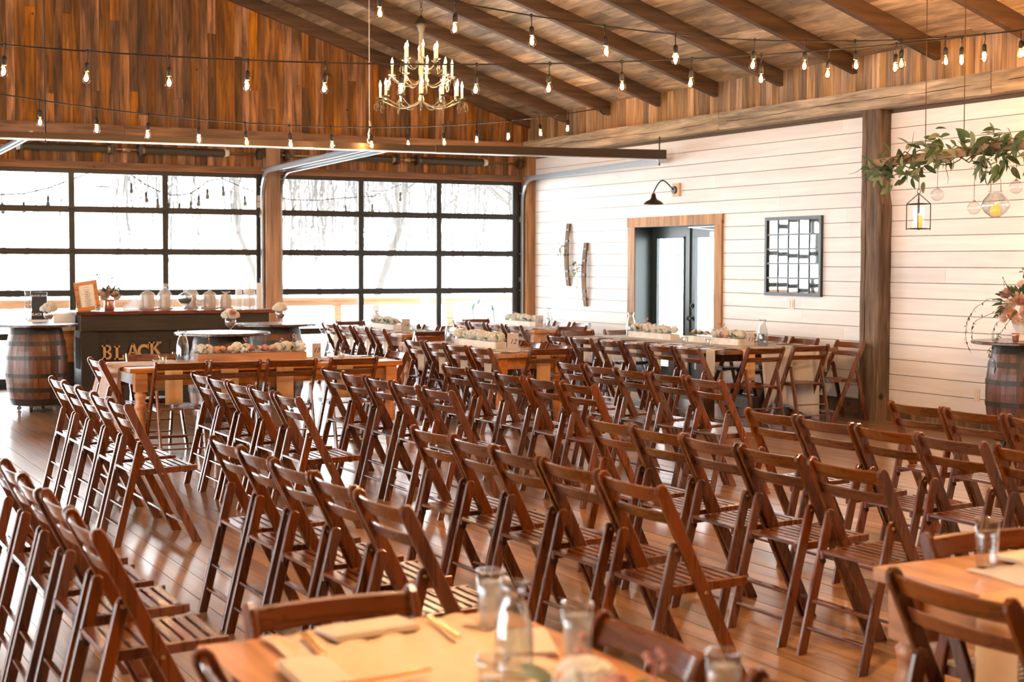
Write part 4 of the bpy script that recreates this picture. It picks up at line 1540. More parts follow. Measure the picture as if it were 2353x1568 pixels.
for a in ((3.78, 3.80), (4.50, 4.52)):
    mb.box(a[0] + bx, a[1] + bx, .075, .09, .38, .74)
mb.build('panel_moulding', M['bar_black'], br)
mb = MB()
for a in ((4.62, 5.45, .74, .76), (4.62, 5.45, .36, .38)):
    mb.box(a[0] + bx, a[1] + bx, .075, .09, a[2], a[3])
for a in ((4.62, 4.64), (5.43, 5.45)):
    mb.box(a[0] + bx, a[1] + bx, .075, .09, .38, .74)
mb.build('panel_moulding', M['bar_black'], br)


def arc_poly(cx, cz, ro, ri, a0, a1, n=10, sz=1.0):
    out = [(cx + ro * math.cos(a0 + (a1 - a0) * i / n), cz + ro * sz * math.sin(a0 + (a1 - a0) * i / n)) for i in range(n + 1)]
    inn = [(cx + ri * math.cos(a1 + (a0 - a1) * i / n), cz + ri * sz * math.sin(a1 + (a0 - a1) * i / n)) for i in range(n + 1)]
    return out, inn


def letter(ch):
    """slab serif capital, unit height, built from strokes"""
    mb = MB()
    D = (0, .12)
    def bxs(x0, x1, z0, z1): mb.box(x0, x1, D[0], D[1], z0, z1)
    def arc(cx, cz, ro, ri, a0, a1, sz=1.0, n=10):
        for i in range(n):
            p, q = a0 + (a1 - a0) * i / n, a0 + (a1 - a0) * (i + 1) / n
            mb.prism([(cx + ri * math.cos(p), cz + ri * sz * math.sin(p)), (cx + ro * math.cos(p), cz + ro * sz * math.sin(p)),
                      (cx + ro * math.cos(q), cz + ro * sz * math.sin(q)), (cx + ri * math.cos(q), cz + ri * sz * math.sin(q))], D[0], D[1])
    def stroke(x0, z0, x1, z1, w_): mb.bar((x0, .06, z0), (x1, .06, z1), w_, .12, (0, 1, 0))
    if ch == 'B':
        bxs(.10, .28, 0, 1); bxs(0, .42, 0, .12); bxs(0, .42, .88, 1); bxs(.28, .44, .47, .57)
        arc(.42, .76, .24, .10, -PI / 2, PI / 2); arc(.42, .26, .27, .12, -PI / 2, PI / 2)
    elif ch == 'L':
        bxs(.10, .28, 0, 1); bxs(0, .40, .88, 1); bxs(0, .68, 0, .13); bxs(.57, .68, .13, .34)
    elif ch == 'A':
        stroke(.14, .04, .40, .98, .12); stroke(.72, .04, .46, .98, .18); bxs(.24, .62, .28, .38); bxs(0, .32, 0, .10); bxs(.56, .90, 0, .10); bxs(.33, .53, .90, 1)
    elif ch == 'C':
        arc(.46, .5, .46, .27, R(48), R(312), 1.1, 16); bxs(.70, .80, .68, 1)
    elif ch == 'K':
        bxs(.10, .28, 0, 1); bxs(0, .40, 0, .11); bxs(0, .40, .89, 1); stroke(.24, .42, .70, .94, .13); stroke(.40, .56, .76, .05, .18); bxs(.52, .88, .89, 1); bxs(.54, .94, 0, .11)
    return mb


for ch, xx, zz in (('B', 3.70, .530), ('L', 3.842, .520), ('A', 3.985, .545), ('C', 4.11, .530), ('K', 4.245, .555)):
    lo = letter(ch).build('letter', M['letter'], br, (xx + bx, .05, zz))
    lo.scale = (.165,) * 3
    lo['label'] = 'gold glitter letter %s' % ch

# things on the bar
CT = 1.086
sg = thing('framed_sign', 'wooden framed paper sign leaning on the bar', 'picture frame', (3.60, 17.62, CT), -.32)
sg.rotation_euler = (R(-12), R(-9), -.32)
W_, H_ = .26, .35
for a in ((-W_ / 2, W_ / 2, 0, .045), (-W_ / 2, W_ / 2, H_ - .045, H_)):
    MB().box(a[0], a[1], -.012, .012, a[2], a[3]).build('frame_bar', M['farm'], sg)
for a in ((-W_ / 2, -W_ / 2 + .045), (W_ / 2 - .045, W_ / 2)):
    MB().box(a[0], a[1], -.012, .012, .045, H_ - .045).build('frame_bar', M['farm'], sg)
MB().box(-W_ / 2 + .045, W_ / 2 - .045, -.004, .004, .045, H_ - .045).build('paper_sheet', M['napkin'], sg)
mb = MB()
for q in range(9):
    z = H_ - .075 - q * .026
    hw = random.choice((.035, .05, .03, .06)) * (.6 if q % 3 == 2 else 1)
    pts = [(-hw + 2 * hw * i / 16, -.0055, z + .004 * math.sin(i * 2.3 + q)) for i in range(17)]
    mb.tube(pts, .0011, 4)
mb.build('script_writing', M['ink'], sg)
MB().box(-.03, .03, .012, .016, .02, .24).bar((0, .016, .2), (0, .09, .005), .05, .004, (1, 0, 0)).build('easel_back', M['black'], sg)

bv = thing('flower_vase', 'rose gold vase of peach roses beside the framed sign on the bar', 'flower vase', (3.85, 17.72, CT))
MB().lathe(lathe_glass([(.058, 0), (.062, .01), (.062, .10), (.058, .125)], .004), 20, cap0=False, cap1=False).build('vase', M['copper'], bv)
for i, (dx, dy, dz, me, s_) in enumerate(((-.05, -.04, .165, ROSE[1], 1.3), (.03, -.05, .19, ROSE[0], 1.25), (.075, -.03, .15, ROSE[1], 1.1), (-.01, -.02, .225, ROSE[1], 1.1), (-.085, .0, .21, ROSE[1], 1.0), (.06, .03, .20, HYD[0], .8), (-.05, .04, .2, HYD[1], .8))):
    o = obj('flower_head', me, bv, (dx * 1.15, dy, dz), (random.uniform(.2, 1.0), random.uniform(-.4, .4), random.random() * 6)); o.scale = (s_ * 1.25,) * 3
for i in range(34):
    d = rnd_dir(-.1)
    put_leaf(bv, random.choice((LEAF, LEAFG)), Vector((0, 0, .15)) + Vector((d.x * .07, d.y * .06, abs(d.z) * .06)), d + Vector((0, 0, .3)), random.uniform(1.0, 1.6))
for tip in ((-.12, 0, .40), (.02, .0, .40), (.15, 0, .28), (.17, -.02, .24)):
    pts = [Vector((0, 0, .1)).lerp(Vector(tip), q / 5) + Vector((0, 0, .03 * math.sin(q / 5 * PI))) for q in range(6)]
    MB().tube(pts, .002, 5).build('stem', M['twig'], bv)
    for q in range(2, 6):
        for s_ in (-1, 1):
            put_leaf(bv, LEAFS, pts[q], (s_ * .7, random.uniform(-.4, .4), .6), 1.6)

_cup = [(.026, 0), (.036, .10), (.0375, .102)]
def bag_of_cups(label, x, y, h=.27, w_=.10, tie=True):
    t = thing('bag_of_cups', label, 'plastic bag', (x, y, CT + .001), random.random())
    mb = MB()
    prof = [(.0005, 0), (w_ * .9, .004), (w_, .04), (w_ * .98, h * .55), (w_ * .55, h * .74), (.018, h * .84), (.03, h * .92), (.055, h)]
    k = 14
    vs, fs = [], []
    for i, (r, z) in enumerate(prof):
        for j in range(k):
            a = 2 * PI * j / k
            jj = 1 + .14 * math.sin(j * 3.1 + i * 1.3) * (1 if i > 1 else .2)
            vs.append((r * jj * math.cos(a), r * jj * math.sin(a), z))
    for i in range(len(prof) - 1):
        for j in range(k):
            fs.append((i * k + j, i * k + (j + 1) % k, (i + 1) * k + (j + 1) % k, (i + 1) * k + j))
    mb.add(vs, fs, True).build('plastic_film', M['plastic'], t)
    for q in range(4):
        a = q * PI / 2 + .4
        c = Vector((math.cos(a) * w_ * .45, math.sin(a) * w_ * .45, .006))
        mm_ = MB()
        for e in range(8):
            mm_.lathe([(.020, e * .015), (.028, e * .015 + .06), (.0295, e * .015 + .062)], 12, c, cap0=(e == 0), cap1=False)
        mm_.build('cup_stack', M['napkin'] if q % 2 else M['paper'], t)
    MB().tube([(w_ * .9 * math.cos(a), w_ * .9 * math.sin(a), .012) for a in [i * .5 for i in range(13)]], .012, 6).build('red_print', M['rose_mauve'], t)
    if tie:
        MB().tube([(.02 * math.cos(a), .02 * math.sin(a), h * .84) for a in [i * PI / 5 for i in range(11)]], .004, 5).build('tie', M['paper'], t)


bag_of_cups('clear bag of cups on the bar, leftmost beside the vase', 4.30, 17.72, .27, .115, False)
bag_of_cups('clear tied bag of cups on the bar, left of the footed bowl', 4.51, 17.74, .31, .09)
bag_of_cups('clear tied bag of cups on the bar, behind the footed bowl', 4.84, 17.80, .32, .09)
bag_of_cups('clear bag of cups on the bar, second from the tall cup stacks', 5.05, 17.74, .26, .11, False)
bag_of_cups('small clear bag on the bar next to the tall cup stacks', 5.25, 17.74, .21, .085, False)
gb = thing('glass_compote', 'footed glass bowl with lid in the middle of the bar', 'glass bowl', (4.70, 17.56, CT + .001))
MB().lathe(lathe_glass([(.05, 0), (.045, .006), (.01, .02), (.01, .05), (.05, .07), (.085, .11), (.09, .135)], .003), 24, cap0=False, cap1=False).build('bowl', M['glass'], gb)
MB().lathe(lathe_glass([(.09, .136), (.075, .17), (.03, .20), (.008, .21), (.014, .23), (.006, .245)], .003), 24, cap0=False, cap1=False).build('lid', M['glass'], gb)
MB().lathe([(.0005, .074), (.05, .08), (.08, .115), (.07, .13), (.0005, .14)], 18, cap0=False, cap1=False).build('mints', M['leaf_grey'], gb)
gg = thing('water_goblet', 'small clear goblet right of the footed bowl', 'goblet', (4.86, 17.52, CT + .001))
MB().lathe(lathe_glass([(.03, 0), (.006, .008), (.006, .04), (.03, .06), (.036, .11)], .002), 16, cap0=False, cap1=False).build('goblet_glass', M['glass'], gg)
sv = thing('shot_votive', 'tiny cut glass votive in front of the framed sign', 'candle', (3.66, 17.44, CT + .001))
obj('glass_cup', _votc, sv); obj('wax', _votw, sv)
for i, (xx, yy, n) in enumerate(((5.40, 17.70, 26), (5.475, 17.62, 27), (5.55, 17.66, 27), (5.625, 17.60, 26))):
    t = thing('cup_stack', 'tall stack of clear cups on the bar, %s' % ('leftmost', 'second from left', 'third from left', 'nearest the post')[i], 'cup stack', (xx, yy, CT + .001), 0, 'tall cup stacks at the end of the bar')
    for q in range(n):
        MB().lathe([(.037, q * .0092), (.040, q * .0092 + .0015), (.0375, q * .0092 + .009)], 16, cap0=False, cap1=False).build('cup', M['cup'], t)
    MB().lathe([(.037, n * .0092), (.030, n * .0092 + .075), (.0005, n * .0092 + .076)], 16, cap0=False, cap1=False).build('top_cup', M['cup'], t)
ch_ = thing('towel_bag', 'crumpled white bag beside the vase on the bar', 'bag', (4.10, 17.70, CT))
vs, fs = [], []
mb = MB()
for i, (r, z) in enumerate(((.10, 0), (.105, .03), (.08, .07), (.045, .10), (.03, .13), (.012, .17))):
    for j in range(12):
        a = 2 * PI * j / 12
        vs.append((r * (1 + .2 * math.sin(j * 2.7 + i)) * math.cos(a) + z * .3, r * .8 * math.sin(a), z + .01 * math.sin(j * 1.9)* (i > 0)))
for i in range(5):
    for j in range(12):
        fs.append((i * 12 + j, i * 12 + (j + 1) % 12, (i + 1) * 12 + (j + 1) % 12, (i + 1) * 12 + j))
mb.add(vs, fs, True).build('bag_body', M['runner_white'], ch_)

# back counter beside the bar with boxed wine
bc = thing('back_counter', 'white topped counter with wood side left of the bar', 'counter', (3.0, 18.45, 0))
MB().box(-.02, .48, -.42, .42, .93, .975).build('counter_top', M['white'], bc)
MB().box(.02, .44, -.38, .38, .0, .929).build('cabinet_body', M['bar_side'], bc)
ws = thing('side_shelf', 'pale wood and white shelf box against the left end of the bar', 'shelf', (3.34, 17.80, 0))
MB().box(-.14, .10, -.18, .2, .86, 1.06).build('white_box', M['white'], ws)
MB().box(-.10, .09, -.14, .18, .50, .859).build('wood_panel', M['planter_wood'], ws)
MB().box(-.10, .09, -.14, .18, 0, .499).build('dark_base', M['bar_side'], ws)


def wine_box(label, x, y, z, w_, h_, d_, rz):
    t = thing('boxed_wine', label, 'wine box', (x, y, z), rz)
    MB().box(-w_ / 2, w_ / 2, -d_ / 2, d_ / 2, 0, h_).build('carton', M['black'], t)
    MB().box(-w_ / 2 + .035, w_ / 2 - .035, -d_ / 2 - .0012, -d_ / 2, .05, h_ * .66).build('label_panel', M['grey_card'] if False else M['bar_side'], t)
    obj('brand_print', text_mesh('BLACK BOX', w_ * .19, M['paper'], 0, .0004), t, (0, -d_ / 2 - .0015, h_ - .05), (PI / 2, 0, 0))


wine_box('upper black wine box standing on the stacked one', 3.15, 18.22, 1.072, .17, .22, .10, -.28)
wine_box('lower black wine box lying on the back counter', 3.17, 18.24, .976, .22, .095, .16, -.2)
tk = thing('glass_tower', 'clear glasses stacked beside the black wine boxes', 'glasses', (3.02, 18.25, .976))
for q in range(4):
    MB().lathe(lathe_glass([(.03, q * .085), (.036, q * .085 + .08)], .002), 14, cap0=False, cap1=False).build('stacked_glass', M['glass'], tk)

# ================================================================== WALL DECOR (right wall)
def stave_decor(label, y, z0, z1, k):
    t = thing('stave_sconce', label, 'wall decor', (XR - .005, y, z0))
    H = z1 - z0
    n = 12
    vs, fs = [], []
    for i in range(n + 1):
        u = i / n
        off = .035 * math.sin(PI * u)
        hw = .042 + .012 * math.sin(PI * u)
        for dx in (0, -.022):
            for s_ in (-1, 1):
                vs.append((-.03 - off + dx + .022, s_ * hw, H * u))
    for i in range(n):
        a, b_ = i * 4, i * 4 + 4
        fs += [(a, a + 1, b_ + 1, b_), (a + 2, b_ + 2, b_ + 3, a + 3), (a, b_, b_ + 2, a + 2), (a + 1, a + 3, b_ + 3, b_ + 1)]
    fs += [(0, 2, 3, 1), (n * 4, n * 4 + 1, n * 4 + 3, n * 4 + 2)]
    MB().add(vs, fs).build('barrel_stave', M['column'], t)
    for u in (.12, .24, .5, .72, .9):
        off = .035 * math.sin(PI * u)
        hw = .044 + .012 * math.sin(PI * u)
        MB().box(-.034 - off, -.006 - off, -hw, hw, H * u - .014, H * u + .014).build('hoop_mark', M['hoop'], t)
    zz = H * .52
    yy = .12
    MB().tube([(-.07, 0, zz + .10), (-.09, .05, zz + .13), (-.09, yy, zz + .11)], .005, 6).build('bracket', M['black'], t)
    MB().lathe(lathe_glass([(.018, zz - .22), (.02, zz - .2), (.016, zz), (.02, zz + .08)], .002), 12, (-.09, yy, 0), cap0=False, cap1=False).build('bud_vase', M['glass'], t)
    MB().tube([(-.09, yy, zz - .2), (-.09, yy + .005, zz + .05), (-.10, yy + .02, zz + .16)], .003, 5).build('stem', M['twig'], t)
    for q in range(20):
        d = rnd_dir(-.6)
        put_leaf(t, LEAFG if q % 3 else LEAF, (-.10 + d.x * .02, yy + .01 + d.y * .03, zz + random.uniform(-.05, .16)), d, random.uniform(.6, .9))
    MB().ball((-.09, .03, H * .5), .02, 10, 6).build('knob', M['paper'], t) if k == 0 else None


stave_decor('upper barrel stave with eucalyptus vase on the white wall', 19.02, 1.315, 2.224, 0)
stave_decor('lower barrel stave with eucalyptus vase on the white wall', 18.515, 1.032, 1.941, 1)

bl = thing('barn_sconce', 'dark gooseneck barn lamp above the green doors', 'wall lamp', (XR, 16.24, 2.592))
MB().box(-.03, .0, -.10, .06, -.085, .085).build('mount_block', M['tan_block'], bl)
MB().tube([(-.03, 0, 0), (-.055, 0, 0)], [.05, .048], 16).build('back_plate', M['dark_green'], bl)
pts = []
for i in range(13):
    t_ = i / 12
    pts.append((-.05 - .28 * t_, .03 * t_, .0 + .115 * math.sin(t_ * PI * 1.08) - .0 * t_ + (.0 if t_ < .9 else 0) - .02 * math.sin(t_ * PI * 2)))
pts.append((-.332, .03, -.07))
MB().tube(pts, .009, 8).build('gooseneck', M['barn_lamp'], bl)
MB().lathe([(.132, -.188), (.126, -.180), (.112, -.165), (.088, -.146), (.048, -.128), (.034, -.105), (.026, -.06), (.018, -.05), (.0005, -.05)], 24, (-.332, .03, 0), cap0=False, cap1=False).build('shade', M['barn_lamp'], bl)
MB().ball((-.332, .03, -.172), .022, 10, 8).build('bulb', M['bulb_off'], bl)

mr_ = thing('pane_mirror', 'blue grey framed mirror of twenty five small panes', 'mirror', (XR, 13.81, 1.735))
hy, hz, fw_ = .515, .455, .038
for a in ((-hy, hy, -hz, -hz + fw_), (-hy, hy, hz - fw_, hz)):
    MB().box(-.035, .0, a[0], a[1], a[2], a[3]).build('frame_bar', M['dark_green'], mr_)
for a in ((-hy, -hy + fw_), (hy - fw_, hy)):
    MB().box(-.035, .0, a[0], a[1], -hz + fw_, hz - fw_).build('frame_bar', M['dark_green'], mr_)
cy_, cz_ = (2 * hy - 2 * fw_) / 5, (2 * hz - 2 * fw_) / 5
for i in range(5):
    for j in range(5):
        oy, oz = -hy + fw_ + cy_ * (i + .5), -hz + fw_ + cz_ * (j + .5)
        MB().box(-.004, .004, -cy_ / 2 + .003, cy_ / 2 - .003, -cz_ / 2 + .003, cz_ / 2 - .003).build('mirror_pane', M['mirror'], mr_, (-.007, oy, oz), (0, random.uniform(-.008, .008), random.uniform(-.007, .007)))
for i in range(1, 5):
    MB().box(-.020, -.004, -hy + fw_ + cy_ * i - .008, -hy + fw_ + cy_ * i + .008, -hz + fw_, hz - fw_).build('muntin', M['dark_green'], mr_)
    MB().box(-.027, -.004, -hy + fw_, hy - fw_, -hz + fw_ + cz_ * i - .011, -hz + fw_ + cz_ * i + .011).build('muntin', M['dark_green'], mr_)


def plate(label, cat, y, z, kind):
    t = thing('wall_plate', label, cat, (XR, y, z))
    MB().prism([(-.058 if kind == 'switch' else -.036, -.06), (.058 if kind == 'switch' else .036, -.06), (.058 if kind == 'switch' else .036, .06), (-.058 if kind == 'switch' else -.036, .06)], -.008, 0, 'YZ', .003).build('cover', M['switch'], t)
    for s_ in (-1, 1):
        if kind == 'switch':
            MB().box(-.014, -.008, s_ * .024 - .015, s_ * .024 + .015, -.033, .033).build('rocker', M['white'], t)
        else:
            MB().box(-.011, -.008, -.016, .016, s_ * .026 - .014, s_ * .026 + .014).build('socket', M['switch'], t)


plate('ivory double light switch below the pane mirror', 'light switch', 13.85, 1.188, 'switch')
plate('ivory wall outlet right of the column, beside the rose barrel', 'outlet', 10.92, .373, 'outlet')
plate('white wall outlet behind the chair by the column', 'outlet', 13.0, .36, 'outlet')

# ================================================================== HANGING ARBOR
AX = 9.4
ab = thing('hanging_arbor', 'hanging wooden beam wrapped in leafy garland before the white wall', 'arbor', (AX, 9.7, 2.58))
def zb(y): return .0 + (10.87 - 9.7 - (y)) * 0.03      # local beam rise towards the viewer
MB().bar((0, 1.17, zb(1.17)), (0, -1.2, zb(-1.2)), .07, .075, (0, 0, 1)).build('beam', M['planter_wood'] if False else M['arbor'], ab)
for yy in (.53, .06, -.9):
    MB().tube([(0, yy, zb(yy) + .03), (0, yy + .01, zc(AX) - .17 - 2.58)], .004, 6).build('cord', M['twig'], ab)
vpts = []
for v in range(5):
    pts = []
    ph = random.random() * 6
    for i in range(40):
        yy = 1.25 - 2.45 * i / 39
        a = ph + i * .42 * (1 if v % 2 else -1)
        rr = .06 + .035 * math.sin(i * .7 + v)
        pts.append(Vector((rr * math.cos(a), yy, zb(yy) + rr * .9 * math.sin(a) - .01)))
    MB().tube(pts, .005, 5).build('vine', M['twig'], ab)
    vpts += pts
for s_ in range(9):
    y0 = random.uniform(-1.0, 1.2)
    p = Vector((0, y0, zb(y0)))
    d = Vector((random.uniform(-.5, .2), random.uniform(-1, 1), random.choice((-.5, .5, -.8))))
    pts = [p]
    for q in range(6):
        d = (d + Vector((random.uniform(-.3, .3), random.uniform(-.4, .4), random.uniform(-.2, .35)))).normalized()
        pts.append(pts[-1] + d * .055)
    MB().tube(pts, [.0045 - .0005 * q for q in range(7)], 5).build('twig', M['twig'], ab)
    vpts += pts[2:]
ARBL = leaf_mesh('garland_leaf', M['leaf'], .128, .046, .25)
ARBG = leaf_mesh('garland_leaf_grey', M['leaf_grey'], .12, .042, .2)
clusters = [(1.12, -.06, 34), (1.02, -.10, 26), (.80, .02, 26), (.62, -.12, 24), (.42, .08, 30), (.30, .0, 18), (.10, .05, 14), (-.10, .06, 22), (-.24, -.13, 32), (-.38, -.10, 26), (-.32, .09, 26), (-.55, .04, 20), (-.75, -.05, 14), (-.95, .02, 14)]
nl = 0
for yy, dz, n in clusters:
    for q in range(int(n * .8)):
        if nl >= 290: break
        c = Vector((random.gauss(-.02, .05), yy + random.gauss(0, .07), zb(yy) + dz + random.gauss(0, .05)))
        d = rnd_dir() + Vector((-.2, 0, -.25))
        put_leaf(ab, ARBG if random.random() < .35 else ARBL, c, d, random.uniform(.7, 1.25), random.uniform(-1.5, 1.5))
        nl += 1

ln_ = thing('hanging_lantern', 'black wire lantern with pillar candle hanging from the garland', 'lantern', (AX, 10.305, 1.965))
hw, H1, H2 = .073, .222, .345
mb = MB()
for sx in (-1, 1):
    for sy in (-1, 1):
        mb.tube([(sx * hw, sy * hw, -.01), (sx * hw, sy * hw, H1)], .0045, 6)
        mb.tube([(sx * hw, sy * hw, H1), (0, 0, H2 - .03)], .004, 6)
for z in (0, H1):
    for s_ in (-1, 1):
        mb.tube([(-hw, s_ * hw, z), (hw, s_ * hw, z)], .0045, 6).tube([(s_ * hw, -hw, z), (s_ * hw, hw, z)], .0045, 6)
mb.build('wire_frame', M['black'], ln_)
MB().tube([(0, .02 * math.cos(a), H2 - .012 + .02 * math.sin(a)) for a in [i * PI / 6 for i in range(13)]], .003, 6).build('ring', M['black'], ln_)
MB().lathe([(.0005, .002), (.095, .002), (.095, .006), (.0005, .006)], 4, smooth=False, cap0=False, cap1=False).build('base_plate', M['black'], ln_)
MB().lathe([(.052, .008), (.052, .19)], 20, cap0=False, cap1=False).build('glass_chimney', M['glass'], ln_)
MB().lathe([(.0005, .008), (.034, .008), (.034, .115), (.028, .118), (.0005, .11)], 16, cap0=False, cap1=False).build('pillar_candle', M['wax'], ln_)
MB().ball((0, 0, .125), .007, 8, 6, 1.8).build('flame', M['flame_small'], ln_)
MB().tube([(0, 0, H2 + .008), (.01, .01, .50), (0, 0, .585)], .003, 5).build('hanging_loop', M['twig'], ln_)

gj = thing('hanging_candle_globe', 'round glass globe with candle hanging by wire handle', 'candle globe', (AX, 9.38, 2.045))
MB().lathe(lathe_glass([(.04, 0), (.045, .008), (.09, .04), (.118, .09), (.105, .14), (.075, .175), (.055, .20), (.055, .215), (.062, .22)], .003), 24, cap0=False, cap1=False).build('globe', M['glass'], gj)
MB().lathe([(.0005, .012), (.040, .012), (.040, .105), (.0005, .10)], 16, cap0=False, cap1=False).build('pillar_candle', M['wax'], gj)
MB().ball((0, 0, .112), .007, 8, 6, 1.8).build('flame', M['flame_small'], gj)
MB().tube([(0, -.058, .212), (0, -.055, .30), (0, -.03, .37), (0, 0, .385), (0, .03, .37), (0, .055, .30), (0, .058, .212)], .0035, 6).build('wire_handle', M['brass'], gj)
MB().tube([(0, 0, .385), (0, 0, .52)], .0025, 5).build('cord', M['twig'], gj)
for i, (yy, z, lb) in enumerate(((10.07, 2.26, 'small clear glass bauble hanging beside the lantern'), (9.627, 2.13, 'small clear glass bauble hanging left of the candle globe'), (9.155, 2.287, 'small clear glass bauble hanging right of the candle globe'))):
    t = thing('glass_bauble', lb, 'bauble', (AX, yy, z))
    MB().ball((0, 0, 0), .056, 18, 12).build('bauble', M['glass'], t)
    MB().lathe([(.012, .05), (.012, .066)], 10).build('cap', M['brass'], t)
    MB().tube([(0, 0, .066), (0, 0, 2.56 + .03 * (10.87 - yy) - z - .02)], .002, 5).build('cord', M['twig'], t)

# ================================================================== ROSE ARRANGEMENT (right edge)
ra = thing('rose_arrangement', 'peach and mauve rose arrangement in a white urn on the barrel', 'flower arrangement', (10.22, 9.84, BT))
IL = Vector((-.889, .458, 0))          # towards the left of the photograph
IT = Vector((-.458, -.889, 0))         # towards the viewer
MB().lathe(lathe_glass([(.07, 0), (.065, .015), (.045, .04), (.055, .07), (.085, .12), (.10, .17), (.105, .19)], .006), 20, cap0=False, cap1=False).build('urn', M['paper'], ra)
def rp_(l, t_, z): return IL * l + IT * t_ + Vector((0, 0, z))
spots_ = None
spots = [(.0, .12, .26, 0, 1.7), (.05, .10, .36, 2, 1.2), (.12, .08, .24, 0, 1.1), (.14, .06, .33, 2, 1.3), (.20, .05, .27, 1, 1.3), (.08, .07, .40, 2, 1.1), (-.06, .10, .34, 0, 1.4), (-.02, .06, .44, 2, 1.2),
         (.16, .02, .42, 2, 1.2), (.10, .12, .19, 1, .9), (.2, .08, .2, 1, .8), (-.13, .08, .27, 0, 1.5), (-.10, .04, .42, 1, 1.3), (.02, .02, .5, 1, 1.1), (-.2, .0, .33, 2, 1.3), (.0, -.1, .35, 0, 1.4), (-.1, -.1, .3, 1, 1.4)]
for l, t_, z, k, s_ in spots:
    d = (rp_(l, t_, z) - Vector((0, 0, .2))).normalized()
    o = obj('rose_head', ROSE[k if random.random() < .6 else 1], ra, rp_(l, t_, z)); o.scale = (s_ * 1.2,) * 3
    o.rotation_mode = 'QUATERNION'; o.rotation_quaternion = (d + IT * .5).to_track_quat('Z', 'Y')
for i in range(110):
    d = rnd_dir(-.2)
    c = Vector((0, 0, .27)) + Vector((d.x * .22, d.y * .22, d.z * .17))
    put_leaf(ra, LEAF, c, d + Vector((0, 0, -.2)), random.uniform(.9, 1.4))
sprays = [([(.2, .05, .36), (.32, .06, .38), (.45, .07, .30), (.52, .08, .20), (.54, .09, .08), (.53, .09, -.02), (.50, .09, -.08)], .0022),
          ([(.2, .06, .27), (.33, .08, .24), (.46, .10, .18), (.49, .10, .12), (.485, .10, .04)], .002),
          ([(.14, .08, .2), (.2, .10, .12), (.25, .11, .06), (.30, .13, -.03), (.36, .15, -.08), (.33, .15, -.13), (.29, .15, -.18), (.29, .15, -.27)], .002),
          ([(.1, .02, .40), (.16, .02, .50), (.20, .02, .57)], .0025), ([(-.02, 0, .45), (0, 0, .58), (.02, 0, .66)], .002), ([(.17, .02, .2), (.26, .05, .16), (.29, .06, .08)], .0018)]
for pl, r_ in sprays:
    pts = [rp_(*p) for p in pl]
    MB().tube(pts, r_, 5).build('trailing_stem', M['twig'], ra)
    for a, b_ in zip(pts[:-1], pts[1:]):
        for q in range(3):
            p = a.lerp(b_, (q + .5) / 3)
            put_leaf(ra, LEAFS, p, rnd_dir() + Vector((0, 0, -.5)), random.uniform(.8, 1.2))
votive(10.26 + (IL * .30 + IT * .10).x, 9.85 + (IL * .30 + IT * .10).y, 'clear votive on the rose barrel, left one', BT)
votive(10.26 + (IL * .14 + IT * .16).x, 9.85 + (IL * .14 + IT * .16).y, 'gold mercury votive on the rose barrel', BT, False)


# ================================================================== CHANDELIERS
def chandelier(label, x, y, zb_, lit_each=True, watts=2.0, parts=True):
    zt = zc(x) - .0
    t = thing('candle_chandelier', label, 'chandelier', (x, y, zb_))
    # local z: 0 = lowest cups plane
    MB().lathe([(.0005, -.10), (.012, -.09), (.016, -.05), (.03, -.02), (.03, .0), (.022, .02), (.022, .66), (.034, .67), (.034, .70), (.07, .735), (.0005, .735)], 16, cap0=False, cap1=False).build('stem', M['chandelier'], t)
    MB().lathe([(.072, .735), (.06, .75), (.02, .80), (.012, .815), (.0005, .82)], 16, cap0=False, cap1=False).build('cap', M['chandelier_dark'], t)
    mb = MB()
    z = .82
    k = 0
    while z + zb_ < zt - .05:
        pts = []
        for i in range(9):
            a = i * PI / 4
            u, v = .012 * math.cos(a), .024 * math.sin(a)
            pts.append((u, 0, z + .02 + v) if k % 2 else (0, u, z + .02 + v))
        mb.tube(pts, .003, 4, caps=False)
        z += .040; k += 1
    mb.build('chain', M['chandelier_dark'], t)
    MB().lathe([(.0005, zt - zb_), (.06, zt - zb_), (.05, zt - zb_ - .04), (.0005, zt - zb_ - .05)], 14, cap0=False, cap1=False).build('canopy', M['chandelier_dark'], t)
    for tier, (n, r, z0, ph) in enumerate(((12, .405, .0, .13), (9, .305, .215, .30), (6, .170, .385, .22))):
        arm = []
        for i in range(15):
            u = i / 14
            rr = .02 + (r - .02) * u
            zz = z0 - .03 - .075 * math.sin(u * PI * .95) * (1.1 - .2 * u) + .03 * u
            arm.append((rr, 0, zz))
        scroll = []
        for i in range(14):
            a = -PI / 2 + i * .42
            q = .045 * (1 - i / 18)
            scroll.append((r + .012 + .02 + q * math.cos(a) * .8, 0, z0 - .06 + q * math.sin(a) - .02))
        am = MB().tube(arm, .0055, 6).tube([(r, 0, z0 - .01), (r + .03, 0, z0 - .03)] + scroll, .004, 5).mesh('chandelier_arm', M['chandelier'])
        pan = MB().lathe([(.0005, -.012), (.015, -.01), (.034, .0), (.040, .006), (.032, .004), (.0005, -.002)], 14, cap0=False, cap1=False).mesh('drip_pan', M['chandelier'])
        cs = MB().lathe([(.0115, 0), (.0115, .105), (.0005, .106)], 10, cap1=False).mesh('candle_sleeve', M['candle'])
        fl_ = MB().lathe([(.006, .106), (.013, .122), (.0125, .135), (.007, .152), (.0025, .168), (.0005, .176)], 10, cap1=False, cap0=False).mesh('candle_bulb', M['flame'])
        for i in range(n):
            a = 2 * PI * i / n + ph
            ao = obj('arm', am, t, (0, 0, 0), (0, 0, a))
            obj('drip_pan', pan, ao, (r, 0, z0))
            obj('candle', cs, ao, (r, 0, z0))
            obj('bulb', fl_, ao, (r, 0, z0))
    return t


